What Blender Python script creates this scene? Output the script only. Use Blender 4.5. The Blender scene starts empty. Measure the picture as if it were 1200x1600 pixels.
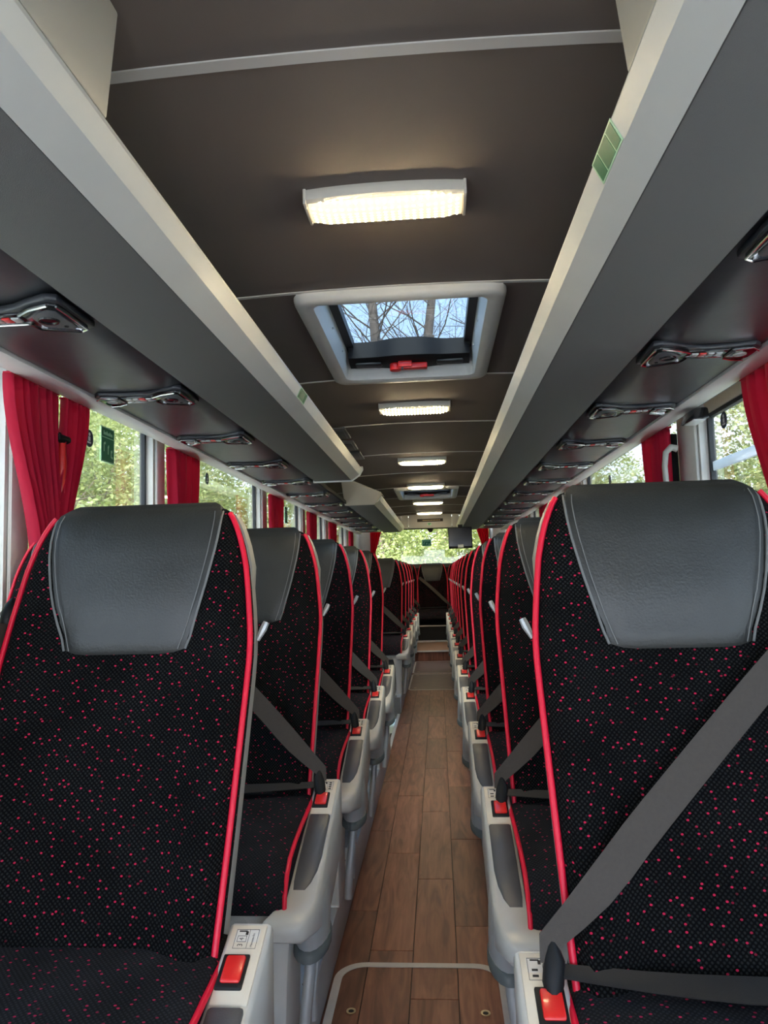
import bpy, bmesh, math, random
from mathutils import Vector, Matrix
random.seed(7)
PI = math.pi
sc = bpy.context.scene
COL = sc.collection

# ------------------------------------------------------------------ camera
CAMX, CAMZ = 0.09, 1.12
F_PX = 1110.0
cam_d = bpy.data.cameras.new('camera')
cam = bpy.data.objects.new('camera', cam_d)
COL.objects.link(cam)
sc.camera = cam
cam_d.sensor_fit = 'VERTICAL'
cam_d.sensor_height = 32.0
cam_d.lens = 32.0 * F_PX / 1600.0
cam_d.clip_start = 0.02
cam_d.clip_end = 300
yaw, pitch, roll = math.radians(4.194), math.radians(4.99), math.radians(-1.62)
fw = Vector((-math.sin(yaw) * math.cos(pitch), math.cos(yaw) * math.cos(pitch), math.sin(pitch)))
rt = fw.cross(Vector((0, 0, 1))).normalized()
up = rt.cross(fw)
r2 = math.cos(roll) * rt + math.sin(roll) * up
u2 = -math.sin(roll) * rt + math.cos(roll) * up
M = Matrix.Identity(4)
for i in range(3):
    M[i][0], M[i][1], M[i][2] = r2[i], u2[i], -fw[i]
M[0][3], M[1][3], M[2][3] = CAMX, 0.0, CAMZ
cam.matrix_world = M

# ------------------------------------------------------------------ world / exposure
SKY = 3.8
world = bpy.data.worlds.new('sky')
sc.world = world
world.use_nodes = True
wn = world.node_tree
wn.nodes.clear()
wo = wn.nodes.new('ShaderNodeOutputWorld')
wb = wn.nodes.new('ShaderNodeBackground')
wtc = wn.nodes.new('ShaderNodeTexCoord')
wsep = wn.nodes.new('ShaderNodeSeparateXYZ')
wr = wn.nodes.new('ShaderNodeValToRGB')
wr.color_ramp.elements[0].position = 0.0
wr.color_ramp.elements[0].color = (0.80, 0.88, 1.0, 1)
wr.color_ramp.elements[1].position = 0.75
wr.color_ramp.elements[1].color = (0.24, 0.52, 1.0, 1)
wn.links.new(wtc.outputs['Generated'], wsep.inputs[0])
wn.links.new(wsep.outputs['Z'], wr.inputs[0])
wnz = wn.nodes.new('ShaderNodeTexNoise')
wnz.inputs['Scale'].default_value = 2.2
wnz.inputs['Detail'].default_value = 6
wn.links.new(wtc.outputs['Generated'], wnz.inputs['Vector'])
wcr = wn.nodes.new('ShaderNodeValToRGB')
wcr.color_ramp.elements[0].position = 0.52
wcr.color_ramp.elements[1].position = 0.90
wn.links.new(wnz.outputs['Fac'], wcr.inputs[0])
wmx = wn.nodes.new('ShaderNodeMix')
wmx.data_type = 'RGBA'
wn.links.new(wcr.outputs[0], wmx.inputs['Factor'])
wn.links.new(wr.outputs[0], wmx.inputs['A'])
wmx.inputs['B'].default_value = (0.95, 0.97, 1.0, 1)
wn.links.new(wmx.outputs['Result'], wb.inputs['Color'])
wb.inputs['Strength'].default_value = SKY
wn.links.new(wb.outputs[0], wo.inputs[0])

sun_d = bpy.data.lights.new('sun', 'SUN')
sun_d.energy = 13.0
sun_d.angle = math.radians(35)
sun_d.color = (1.0, 0.96, 0.88)
sun = bpy.data.objects.new('sun', sun_d)
COL.objects.link(sun)
sun.rotation_euler = (math.radians(38), 0, math.radians(-4))   # high, from ahead of the coach

sc.view_settings.view_transform = 'Standard'
sc.view_settings.look = 'None'
sc.view_settings.exposure = 1.0
sc.view_settings.gamma = 1.0
sc.view_settings.use_curve_mapping = False


# ------------------------------------------------------------------ materials
MAT = {}


def nodes_of(name):
    m = bpy.data.materials.new(name)
    m.use_nodes = True
    nt = m.node_tree
    return m, nt, nt.nodes['Principled BSDF'], nt.nodes['Material Output']


def mat(name, col, rough=0.5, metal=0.0, noise=0.0, nscale=40, bump=0.0, bscale=300, emit=None, es=0, coat=0, spec=None, sheen=0):
    m, nt, b, o = nodes_of(name)
    b.inputs['Base Color'].default_value = (*col, 1)
    b.inputs['Roughness'].default_value = rough
    b.inputs['Metallic'].default_value = metal
    if coat:
        b.inputs['Coat Weight'].default_value = coat
    if spec is not None:
        b.inputs['Specular IOR Level'].default_value = spec
    if sheen:
        b.inputs['Sheen Weight'].default_value = sheen
    tc = None
    if noise or bump:
        tc = nt.nodes.new('ShaderNodeTexCoord')
    if noise:
        n = nt.nodes.new('ShaderNodeTexNoise')
        n.inputs['Scale'].default_value = nscale
        n.inputs['Detail'].default_value = 5
        nt.links.new(tc.outputs['Object'], n.inputs['Vector'])
        r = nt.nodes.new('ShaderNodeValToRGB')
        r.color_ramp.elements[0].position = 0.3
        r.color_ramp.elements[1].position = 0.7
        r.color_ramp.elements[0].color = (*[max(0, c * (1 - noise)) for c in col], 1)
        r.color_ramp.elements[1].color = (*[min(1, c * (1 + noise)) for c in col], 1)
        nt.links.new(n.outputs['Fac'], r.inputs[0])
        nt.links.new(r.outputs[0], b.inputs['Base Color'])
    if bump:
        n2 = nt.nodes.new('ShaderNodeTexNoise')
        n2.inputs['Scale'].default_value = bscale
        n2.inputs['Detail'].default_value = 3
        nt.links.new(tc.outputs['Object'], n2.inputs['Vector'])
        bp = nt.nodes.new('ShaderNodeBump')
        bp.inputs['Strength'].default_value = bump
        bp.inputs['Distance'].default_value = 0.002
        nt.links.new(n2.outputs['Fac'], bp.inputs['Height'])
        nt.links.new(bp.outputs[0], b.inputs['Normal'])
    if emit:
        b.inputs['Emission Color'].default_value = (*emit, 1)
        b.inputs['Emission Strength'].default_value = es
    MAT[name] = m
    return m


mat('leather', (0.0275, 0.0295, 0.0275), 0.40, noise=0.12, nscale=12, bump=0.35, bscale=260)
mat('seam', (0.16, 0.165, 0.16), 0.6)
mat('piping', (0.80, 0.006, 0.040), 0.42)
mat('shell', (0.42, 0.41, 0.37), 0.4, noise=0.05)
mat('shell_dark', (0.10, 0.10, 0.10), 0.5)
mat('arm', (0.58, 0.565, 0.53), 0.33, noise=0.04, nscale=20)
mat('arm_top', (0.72, 0.64, 0.52), 0.4, noise=0.03)
mat('silver', (0.50, 0.51, 0.51), 0.34, metal=0.35, noise=0.05)
mat('bumper', (0.12, 0.135, 0.135), 0.5)
mat('pad', (0.090, 0.094, 0.103), 0.42, bump=0.15, bscale=500)
mat('black', (0.009, 0.009, 0.010), 0.55, spec=0.3)
mat('gloss_black', (0.012, 0.012, 0.014), 0.12)
mat('chrome', (0.75, 0.75, 0.76), 0.12, metal=1.0)
mat('buckle_red', (0.80, 0.022, 0.020), 0.32, coat=0.3)
mat('strap', (0.048, 0.037, 0.028), 0.62, noise=0.06, nscale=200, bump=0.3, bscale=900)
mat('strap_dark', (0.018, 0.0165, 0.0155), 0.6, bump=0.3, bscale=900)  # same webbing as strap, shade on the lap run put into its colour
mat('sticker', (0.70, 0.66, 0.60), 0.5)
mat('ink', (0.02, 0.018, 0.016), 0.6)
mat('rack_rail', (0.71, 0.715, 0.69), 0.42, noise=0.03, nscale=6)
mat('rack_grey', (0.168, 0.167, 0.163), 0.75, bump=0.5, bscale=900)
mat('rack_beige', (0.50, 0.47, 0.40), 0.5, noise=0.03, nscale=5)
mat('cabinet', (0.50, 0.49, 0.45), 0.5, noise=0.03, nscale=5)
mat('soft_black', (0.033, 0.035, 0.041), 0.36, noise=0.35, nscale=5, bump=0.3, bscale=14)
mat('header', (0.84, 0.81, 0.79), 0.28, noise=0.02)
mat('ceil', (0.160, 0.132, 0.116), 0.8, noise=0.05, nscale=3, bump=0.35, bscale=1200)
mat('ceil_strip', (0.62, 0.60, 0.57), 0.5)
mat('hatch_white', (0.66, 0.66, 0.63), 0.4, noise=0.02)
mat('lamp_body', (0.72, 0.68, 0.60), 0.4)
mat('wall', (0.78, 0.76, 0.71), 0.5, noise=0.03)
mat('rubber', (0.02, 0.022, 0.024), 0.5)
mat('podium', (0.20, 0.205, 0.21), 0.5, noise=0.1)
mat('alu', (0.48, 0.52, 0.57), 0.38, metal=0.15, noise=0.06, nscale=8)
mat('plate_white', (0.66, 0.68, 0.70), 0.4)
mat('well', (0.02, 0.02, 0.02), 0.7)
mat('floor_trim', (0.62, 0.58, 0.55), 0.45, noise=0.06, nscale=20)
mat('hatch_panel', (0.125, 0.068, 0.058), 0.42, noise=0.15, nscale=8)
mat('brass', (0.55, 0.45, 0.30), 0.35, metal=0.8)
mat('green', (0.008, 0.17, 0.07), 0.45)
mat('green_light', (0.45, 0.75, 0.50), 0.45)
mat('navy', (0.010, 0.022, 0.05), 0.4)
mat('white', (0.78, 0.79, 0.80), 0.45)
mat('display', (0.03, 0.018, 0.008), 0.3)
mat('amber', (0.40, 0.30, 0.15), 0.5)
mat('bark', (0.20, 0.15, 0.12), 0.9, noise=0.3, nscale=6)
mat('asphalt', (0.46, 0.45, 0.42), 0.9, noise=0.2, nscale=3)  # ground made pale to bounce sunlight up onto racks and ceiling
mat('step_tan', (0.36, 0.20, 0.12), 0.45, noise=0.08, nscale=8)
mat('carpet_dark', (0.018, 0.017, 0.017), 0.85)
mat('coach_paint', (0.55, 0.55, 0.55), 0.4)
mat('far_fabric', (0.02, 0.012, 0.012), 0.9)


def m_fabric(name, base, grey, red, sx=46.0, rscale=52.0):
    m, nt, b, o = nodes_of(name)
    L = nt.links.new
    b.inputs['Roughness'].default_value = 0.95
    b.inputs['Specular IOR Level'].default_value = 0.08
    uv = nt.nodes.new('ShaderNodeTexCoord')
    # woven dot lattice
    mp = nt.nodes.new('ShaderNodeMapping')
    mp.inputs['Rotation'].default_value = (0, 0, PI / 4)
    mp.inputs['Scale'].default_value = (1, 1, 1)
    L(uv.outputs['UV'], mp.inputs[0])
    vo = nt.nodes.new('ShaderNodeTexVoronoi')
    vo.voronoi_dimensions = '2D'
    vo.inputs['Scale'].default_value = 190
    vo.inputs['Randomness'].default_value = 0.12
    L(mp.outputs[0], vo.inputs['Vector'])
    r1 = nt.nodes.new('ShaderNodeValToRGB')
    r1.color_ramp.elements[0].position = 0.18
    r1.color_ramp.elements[0].color = (*grey, 1)
    r1.color_ramp.elements[1].position = 0.42
    r1.color_ramp.elements[1].color = (*base, 1)
    L(vo.outputs['Distance'], r1.inputs[0])
    # pile patches
    nz = nt.nodes.new('ShaderNodeTexNoise')
    nz.inputs['Scale'].default_value = 9
    L(uv.outputs['UV'], nz.inputs['Vector'])
    mr = nt.nodes.new('ShaderNodeMapRange')
    mr.inputs['From Min'].default_value = 0.3
    mr.inputs['From Min'].default_value = 0.15
    mr.inputs['From Max'].default_value = 0.62
    mr.inputs['To Min'].default_value = 0.55
    mr.inputs['To Max'].default_value = 1.25
    L(nz.outputs['Fac'], mr.inputs[0])
    mu = nt.nodes.new('ShaderNodeMix')
    mu.data_type = 'RGBA'
    mu.blend_type = 'MULTIPLY'
    mu.inputs['Factor'].default_value = 1
    L(r1.outputs[0], mu.inputs['A'])
    L(mr.outputs[0], mu.inputs['B'])
    # red flecks
    mp2 = nt.nodes.new('ShaderNodeMapping')
    mp2.inputs['Rotation'].default_value = (0, 0, 0.6)
    mp2.inputs['Scale'].default_value = (1.0, 1.35, 1)
    L(uv.outputs['UV'], mp2.inputs[0])
    v2 = nt.nodes.new('ShaderNodeTexVoronoi')
    v2.voronoi_dimensions = '2D'
    v2.inputs['Scale'].default_value = rscale
    v2.inputs['Randomness'].default_value = 0.95
    L(mp2.outputs[0], v2.inputs['Vector'])
    lt = nt.nodes.new('ShaderNodeMath')
    lt.operation = 'LESS_THAN'
    lt.inputs[1].default_value = 0.102
    L(v2.outputs['Distance'], lt.inputs[0])
    sp = nt.nodes.new('ShaderNodeSeparateColor')
    L(v2.outputs['Color'], sp.inputs[0])
    gt = nt.nodes.new('ShaderNodeMapRange')
    gt.inputs['From Min'].default_value = 0.1
    gt.inputs['From Max'].default_value = 0.5
    L(sp.outputs[0], gt.inputs[0])
    fm = nt.nodes.new('ShaderNodeMath')
    fm.operation = 'MULTIPLY'
    L(lt.outputs[0], fm.inputs[0])
    L(gt.outputs[0], fm.inputs[1])
    mx = nt.nodes.new('ShaderNodeMix')
    mx.data_type = 'RGBA'
    L(fm.outputs[0], mx.inputs['Factor'])
    L(mu.outputs['Result'], mx.inputs['A'])
    mx.inputs['B'].default_value = (*red, 1)
    L(mx.outputs['Result'], b.inputs['Base Color'])
    bp = nt.nodes.new('ShaderNodeBump')
    bp.inputs['Strength'].default_value = 0.35
    bp.inputs['Distance'].default_value = 0.0015
    bp.invert = True
    L(vo.outputs['Distance'], bp.inputs['Height'])
    L(bp.outputs[0], b.inputs['Normal'])
    MAT[name] = m


m_fabric('fabric', (0.0022, 0.0022, 0.0025), (0.0145, 0.0155, 0.0150), (0.46, 0.016, 0.06))
m_fabric('fabric_seat', (0.012, 0.0122, 0.014), (0.024, 0.025, 0.028), (0.40, 0.02, 0.07), rscale=48)  # same weave for cushions, the sheen haze on their tops lightened into the colour


def m_wood(name, dark, light):
    m, nt, b, o = nodes_of(name)
    L = nt.links.new
    tc = nt.nodes.new('ShaderNodeTexCoord')
    oi = nt.nodes.new('ShaderNodeObjectInfo')
    add = nt.nodes.new('ShaderNodeVectorMath')
    add.operation = 'MULTIPLY_ADD'
    add.inputs[1].default_value = (1, 1, 1)
    sc_ = nt.nodes.new('ShaderNodeVectorMath')
    sc_.operation = 'SCALE'
    sc_.inputs[0].default_value = (7.0, 13.0, 5.0)
    L(oi.outputs['Random'], sc_.inputs['Scale'])
    L(tc.outputs['Object'], add.inputs[0])
    L(sc_.outputs[0], add.inputs[2])
    mp = nt.nodes.new('ShaderNodeMapping')
    mp.inputs['Scale'].default_value = (9, 1.1, 1)
    L(add.outputs[0], mp.inputs[0])
    n = nt.nodes.new('ShaderNodeTexNoise')
    n.inputs['Scale'].default_value = 3.0
    n.inputs['Detail'].default_value = 8
    n.inputs['Distortion'].default_value = 1.4
    L(mp.outputs[0], n.inputs['Vector'])
    mp3 = nt.nodes.new('ShaderNodeMapping')
    mp3.inputs['Scale'].default_value = (160, 4, 1)
    L(add.outputs[0], mp3.inputs[0])
    n3 = nt.nodes.new('ShaderNodeTexNoise')
    n3.inputs['Scale'].default_value = 1.0
    n3.inputs['Detail'].default_value = 3
    L(mp3.outputs[0], n3.inputs['Vector'])
    r = nt.nodes.new('ShaderNodeValToRGB')
    r.color_ramp.elements[0].position = 0.32
    r.color_ramp.elements[0].color = (*dark, 1)
    r.color_ramp.elements[1].position = 0.70
    r.color_ramp.elements[1].color = (*light, 1)
    L(n.outputs['Fac'], r.inputs[0])
    m1 = nt.nodes.new('ShaderNodeMapRange')
    m1.inputs['To Min'].default_value = 0.78
    m1.inputs['To Max'].default_value = 1.2
    L(n3.outputs['Fac'], m1.inputs[0])
    m2 = nt.nodes.new('ShaderNodeMapRange')
    m2.inputs['To Min'].default_value = 0.72
    m2.inputs['To Max'].default_value = 1.22
    L(oi.outputs['Random'], m2.inputs[0])
    mm = nt.nodes.new('ShaderNodeMath')
    mm.operation = 'MULTIPLY'
    L(m1.outputs[0], mm.inputs[0])
    L(m2.outputs[0], mm.inputs[1])
    mu = nt.nodes.new('ShaderNodeMix')
    mu.data_type = 'RGBA'
    mu.blend_type = 'MULTIPLY'
    mu.inputs['Factor'].default_value = 1
    L(r.outputs[0], mu.inputs['A'])
    L(mm.outputs[0], mu.inputs['B'])
    # scuff marks
    ns = nt.nodes.new('ShaderNodeTexNoise')
    mps = nt.nodes.new('ShaderNodeMapping')
    mps.inputs['Scale'].default_value = (5, 38, 1)
    mps.inputs['Rotation'].default_value = (0, 0, 0.25)
    L(tc.outputs['Object'], mps.inputs[0])
    L(mps.outputs[0], ns.inputs['Vector'])
    ns.inputs['Scale'].default_value = 1.3
    ns.inputs['Detail'].default_value = 2
    rs = nt.nodes.new('ShaderNodeValToRGB')
    rs.color_ramp.elements[0].position = 0.70
    rs.color_ramp.elements[0].color = (0, 0, 0, 1)
    rs.color_ramp.elements[1].position = 0.78
    rs.color_ramp.elements[1].color = (0.35, 0.35, 0.35, 1)
    L(ns.outputs['Fac'], rs.inputs[0])
    mx = nt.nodes.new('ShaderNodeMix')
    mx.data_type = 'RGBA'
    L(rs.outputs[0], mx.inputs['Factor'])
    L(mu.outputs['Result'], mx.inputs['A'])
    mx.inputs['B'].default_value = (0.36, 0.25, 0.21, 1)
    L(mx.outputs['Result'], b.inputs['Base Color'])
    b.inputs['Roughness'].default_value = 0.42
    b.inputs['Specular IOR Level'].default_value = 0.35
    MAT[name] = m


m_wood('wood', (0.130, 0.044, 0.027), (0.320, 0.122, 0.074))


def m_curtain(name, col, tr):
    m, nt, b, o = nodes_of(name)
    L = nt.links.new
    b.inputs['Base Color'].default_value = (*col, 1)
    b.inputs['Roughness'].default_value = 0.75
    b.inputs['Sheen Weight'].default_value = 0.15
    t = nt.nodes.new('ShaderNodeBsdfTranslucent')
    t.inputs['Color'].default_value = (*tr, 1)
    mx = nt.nodes.new('ShaderNodeMixShader')
    mx.inputs[0].default_value = 0.42
    L(b.outputs[0], mx.inputs[1])
    L(t.outputs[0], mx.inputs[2])
    L(mx.outputs[0], o.inputs[0])
    MAT[name] = m


m_curtain('curtain', (0.66, 0.006, 0.055), (0.86, 0.010, 0.07))


def m_glass(name, tint, refl=0.04):
    m, nt, b, o = nodes_of(name)
    L = nt.links.new
    nt.nodes.remove(b)
    tr = nt.nodes.new('ShaderNodeBsdfTransparent')
    tr.inputs['Color'].default_value = (*tint, 1)
    gl = nt.nodes.new('ShaderNodeBsdfGlossy')
    gl.inputs['Roughness'].default_value = 0.015
    gl.inputs['Color'].default_value = (1, 1, 1, 1)
    # Schlick reflectance, the same from both faces of the sheet
    ge = nt.nodes.new('ShaderNodeNewGeometry')
    dt = nt.nodes.new('ShaderNodeVectorMath')
    dt.operation = 'DOT_PRODUCT'
    L(ge.outputs['Normal'], dt.inputs[0])
    L(ge.outputs['Incoming'], dt.inputs[1])
    ab = nt.nodes.new('ShaderNodeMath')
    ab.operation = 'ABSOLUTE'
    L(dt.outputs['Value'], ab.inputs[0])
    om = nt.nodes.new('ShaderNodeMath')
    om.operation = 'SUBTRACT'
    om.inputs[0].default_value = 1.0
    L(ab.outputs[0], om.inputs[1])
    pw = nt.nodes.new('ShaderNodeMath')
    pw.operation = 'POWER'
    pw.inputs[1].default_value = 5.0 if refl < 0.06 else 4.0
    L(om.outputs[0], pw.inputs[0])
    fr = nt.nodes.new('ShaderNodeMath')
    fr.operation = 'MULTIPLY_ADD'
    fr.inputs[1].default_value = 1 - refl
    fr.inputs[2].default_value = refl
    L(pw.outputs[0], fr.inputs[0])
    mx = nt.nodes.new('ShaderNodeMixShader')
    L(fr.outputs[0], mx.inputs[0])
    L(tr.outputs[0], mx.inputs[1])
    L(gl.outputs[0], mx.inputs[2])
    L(mx.outputs[0], o.inputs[0])
    MAT[name] = m


def m_frosted(name):
    m, nt, b, o = nodes_of(name)
    b.inputs['Base Color'].default_value = (0.86, 0.88, 0.92, 1)
    t = nt.nodes.new('ShaderNodeBsdfTranslucent')
    t.inputs['Color'].default_value = (0.88, 0.90, 0.95, 1)
    mx = nt.nodes.new('ShaderNodeMixShader')
    mx.inputs[0].default_value = 0.7
    nt.links.new(b.outputs[0], mx.inputs[1])
    nt.links.new(t.outputs[0], mx.inputs[2])
    nt.links.new(mx.outputs[0], o.inputs[0])
    MAT[name] = m


m_frosted('frosted')
m_glass('glass', (0.76, 0.78, 0.76), 0.19)
m_glass('glass_rear', (0.72, 0.74, 0.70))
m_glass('glass_roof', (0.44, 0.48, 0.50))


def m_leaf(name, c1, c2, c3):
    m, nt, b, o = nodes_of(name)
    L = nt.links.new
    at = nt.nodes.new('ShaderNodeAttribute')
    at.attribute_name = 'leafvar'
    r = nt.nodes.new('ShaderNodeValToRGB')
    r.color_ramp.elements[0].position = 0.0
    r.color_ramp.elements[0].color = (*c1, 1)
    r.color_ramp.elements[1].position = 1.0
    r.color_ramp.elements[1].color = (*c3, 1)
    e = r.color_ramp.elements.new(0.55)
    e.color = (*c2, 1)
    L(at.outputs['Fac'], r.inputs[0])
    L(r.outputs[0], b.inputs['Base Color'])
    b.inputs['Roughness'].default_value = 0.6
    t = nt.nodes.new('ShaderNodeBsdfTranslucent')
    L(r.outputs[0], t.inputs['Color'])
    mx = nt.nodes.new('ShaderNodeMixShader')
    mx.inputs[0].default_value = 0.45
    L(b.outputs[0], mx.inputs[1])
    L(t.outputs[0], mx.inputs[2])
    L(mx.outputs[0], o.inputs[0])
    MAT[name] = m


m_leaf('leaf', (0.24, 0.28, 0.085), (0.45, 0.48, 0.18), (0.74, 0.75, 0.40))
m_leaf('leaf_olive', (0.20, 0.23, 0.08), (0.38, 0.39, 0.16), (0.62, 0.54, 0.28))


def m_lens(name):
    m, nt, b, o = nodes_of(name)
    L = nt.links.new
    tc = nt.nodes.new('ShaderNodeTexCoord')
    mp = nt.nodes.new('ShaderNodeMapping')
    mp.inputs['Scale'].default_value = (1.0, 1.25, 1.0)
    L(tc.outputs['Object'], mp.inputs[0])
    vo = nt.nodes.new('ShaderNodeTexVoronoi')
    vo.voronoi_dimensions = '2D'
    vo.inputs['Scale'].default_value = 62
    vo.inputs['Randomness'].default_value = 0.0
    L(mp.outputs[0], vo.inputs['Vector'])
    mr = nt.nodes.new('ShaderNodeMapRange')
    mr.inputs['From Min'].default_value = 0.15
    mr.inputs['From Max'].default_value = 0.22
    mr.inputs['To Min'].default_value = LAMP_MAX
    mr.inputs['To Max'].default_value = LAMP_MIN
    L(vo.outputs['Distance'], mr.inputs[0])
    b.inputs['Base Color'].default_value = (0.8, 0.75, 0.6, 1)
    b.inputs['Emission Color'].default_value = (1.0, 0.79, 0.47, 1)
    L(mr.outputs[0], b.inputs['Emission Strength'])
    MAT[name] = m


LAMP_MAX, LAMP_MIN = 190.0, 0.62
m_lens('lens')


# ------------------------------------------------------------------ mesh helpers
class MB:
    def __init__(s):
        s.v = []
        s.f = []

    def add(s, vs, fs):
        o = len(s.v)
        s.v += [tuple(p) for p in vs]
        s.f += [tuple(i + o for i in f) for f in fs]
        return s

    def box(s, x0, x1, y0, y1, z0, z1):
        return s.add([(x0, y0, z0), (x1, y0, z0), (x1, y1, z0), (x0, y1, z0), (x0, y0, z1), (x1, y0, z1), (x1, y1, z1), (x0, y1, z1)],
                     [(0, 3, 2, 1), (4, 5, 6, 7), (0, 1, 5, 4), (1, 2, 6, 5), (2, 3, 7, 6), (3, 0, 4, 7)])

    def hexa(s, b, t):
        """b, t: 4 bottom and 4 top corners in the same order"""
        return s.add(list(b) + list(t), [(0, 3, 2, 1), (4, 5, 6, 7), (0, 1, 5, 4), (1, 2, 6, 5), (2, 3, 7, 6), (3, 0, 4, 7)])

    def loft(s, rings, cap=True, closed=True):
        n = len(rings[0])
        vs = [p for r in rings for p in r]
        fs = []
        for i in range(len(rings) - 1):
            for j in range(n if closed else n - 1):
                k = (j + 1) % n
                fs.append((i * n + j, i * n + k, (i + 1) * n + k, (i + 1) * n + j))
        if cap:
            fs.append(tuple(reversed(range(n))))
            fs.append(tuple(range((len(rings) - 1) * n, len(rings) * n)))
        return s.add(vs, fs)

    def tube(s, path, r, n=8, cap=True, rr=None):
        path = [Vector(p) for p in path]
        rings = []
        ref = None
        for i, p in enumerate(path):
            a = path[max(0, i - 1)]
            b = path[min(len(path) - 1, i + 1)]
            t = (b - a).normalized()
            if ref is None:
                ref = Vector((1, 0, 0)) if abs(t.x) < 0.8 else Vector((0, 0, 1))
            e1 = (ref - t * ref.dot(t)).normalized()
            ref = e1
            e2 = t.cross(e1)
            rad = rr[i] if rr else r
            rings.append([p + e1 * rad * math.cos(2 * PI * k / n) + e2 * rad * math.sin(2 * PI * k / n) for k in range(n)])
        return s.loft(rings, cap)

    def extr(s, poly, y0, y1):
        """poly in x,z extruded along y"""
        return s.loft([[(x, y0, z) for x, z in poly], [(x, y1, z) for x, z in poly]])

    def ribbon(s, pts, width_vec, th_vec):
        """flat strap along pts; width_vec, th_vec functions of index"""
        rings = []
        for i, p in enumerate(pts):
            p = Vector(p)
            w = Vector(width_vec(i)) * 0.5
            t = Vector(th_vec(i)) * 0.5
            rings.append([p - w - t, p + w - t, p + w + t, p - w + t])
        return s.loft(rings)

    def mesh(s, name, smooth=True, ang=40, bevel=0.0, seg=2, uv=None):
        me = bpy.data.meshes.new(name)
        me.from_pydata(s.v, [], s.f)
        bm = bmesh.new()
        bm.from_mesh(me)
        bmesh.ops.recalc_face_normals(bm, faces=bm.faces)
        if bevel:
            es = [e for e in bm.edges if len(e.link_faces) == 2 and e.calc_face_angle(0) > 0.5]
            bmesh.ops.bevel(bm, geom=es, offset=bevel, segments=seg, affect='EDGES', profile=0.5)
        bm.to_mesh(me)
        bm.free()
        if uv:
            l = me.uv_layers.new(name='UVMap')
            for lp in me.loops:
                l.data[lp.index].uv = uv[lp.vertex_index]
        if smooth:
            me.polygons.foreach_set('use_smooth', [True] * len(me.polygons))
            me.set_sharp_from_angle(angle=math.radians(ang))
        me.update()
        return me

    def build(s, name, m, parent=None, **k):
        me = s.mesh(name, **k)
        return ob(name, me, m, parent)


def ob(name, me, m=None, parent=None):
    if m:
        me.materials.append(MAT[m])
    o = bpy.data.objects.new(name, me)
    COL.objects.link(o)
    if parent is not None:
        o.parent = parent
    return o


def tag(o, label=None, cat=None, group=None, kind=None):
    if label:
        o['label'] = label
    if cat:
        o['category'] = cat
    if group:
        o['group'] = group
    if kind:
        o['kind'] = kind
    return o


def empty(name, loc=(0, 0, 0), rz=0.0, parent=None):
    o = bpy.data.objects.new(name, None)
    COL.objects.link(o)
    o.location = loc
    o.rotation_euler = (0, 0, rz)
    o.empty_display_size = 0.1
    if parent is not None:
        o.parent = parent
    return o


def copy_tree(o, parent=None):
    c = o.copy()
    COL.objects.link(c)
    c.parent = parent
    for ch in [x for x in o.children]:
        copy_tree(ch, c)
    return c


def interp(tab, z):
    if z <= tab[0][0]:
        return tab[0][1]
    for (a, va), (b, vb) in zip(tab, tab[1:]):
        if z <= b:
            t = (z - a) / (b - a)
            return va + (vb - va) * t
    return tab[-1][1]


def sstep(a, b, x):
    t = max(0, min(1, (x - a) / (b - a)))
    return t * t * (3 - 2 * t)


def text_mesh(name, body, size, m, parent, matrix, extrude=0.0):
    cu = bpy.data.curves.new(name, 'FONT')
    cu.body = body
    cu.size = size
    cu.align_x = 'CENTER'
    cu.align_y = 'CENTER'
    tmp = bpy.data.objects.new(name + '_tmp', cu)
    COL.objects.link(tmp)
    dg = bpy.context.evaluated_depsgraph_get()
    me = bpy.data.meshes.new_from_object(tmp.evaluated_get(dg))
    bpy.data.objects.remove(tmp)
    bpy.data.curves.remove(cu)
    me.transform(matrix)
    me.materials.clear()
    return ob(name, me, m, parent)


ORD = ['first', 'second', 'third', 'fourth', 'fifth', 'sixth', 'seventh', 'eighth', 'ninth', 'tenth', 'eleventh', 'twelfth', 'thirteenth', 'fourteenth']

# ------------------------------------------------------------------ dimensions
FLOOR_HW = 0.25      # half width of the aisle floor
POD = 0.12           # podium height
WALLX = 1.20
YF, YR = -2.1, 11.65  # front and rear of the saloon
ZC = 1.97            # ceiling
WELL0, WELL1 = 4.55, 5.85   # stair well in the left podium


def ceil_z(x):
    return ZC + 0.012 - 0.05 * x * x


# ------------------------------------------------------------------ floor
floor = MB().box(-FLOOR_HW, FLOOR_HW, YF, 9.3, -0.06, -0.004).build('floor', 'well', bevel=0)
tag(floor, 'brown wood-plank aisle floor', None, kind='structure')
seams = [-0.25, -0.150, -0.022, 0.106, 0.232, 0.25]
PLK = {}
for ci in range(5):
    x0, x1 = seams[ci], seams[ci + 1]
    y = -1.2 - 0.21 * ci
    k = 0
    offs = [0.37, 0.12, 0.62, 0.27, 0.5]
    y = -1.6 + offs[ci]
    while y < 9.2:
        ln = 0.74
        y1 = min(y + ln, 9.2)
        if y1 - y > 0.03:
            g = 0.0011
            key = (ci, round(y1 - y, 3))
            if key not in PLK:
                w = x1 - x0
                mb = MB().box(g, w - g, g, (y1 - y) - g, -0.006, 0.0)
                me = mb.mesh('plank', smooth=False, bevel=0.0006, seg=1)
                me.materials.append(MAT['wood'])
                PLK[key] = me
            o = bpy.data.objects.new('plank', PLK[key])
            COL.objects.link(o)
            o.parent = floor
            o.location = (x0, y, random.uniform(-0.0004, 0.0003))
        y = y1


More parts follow.
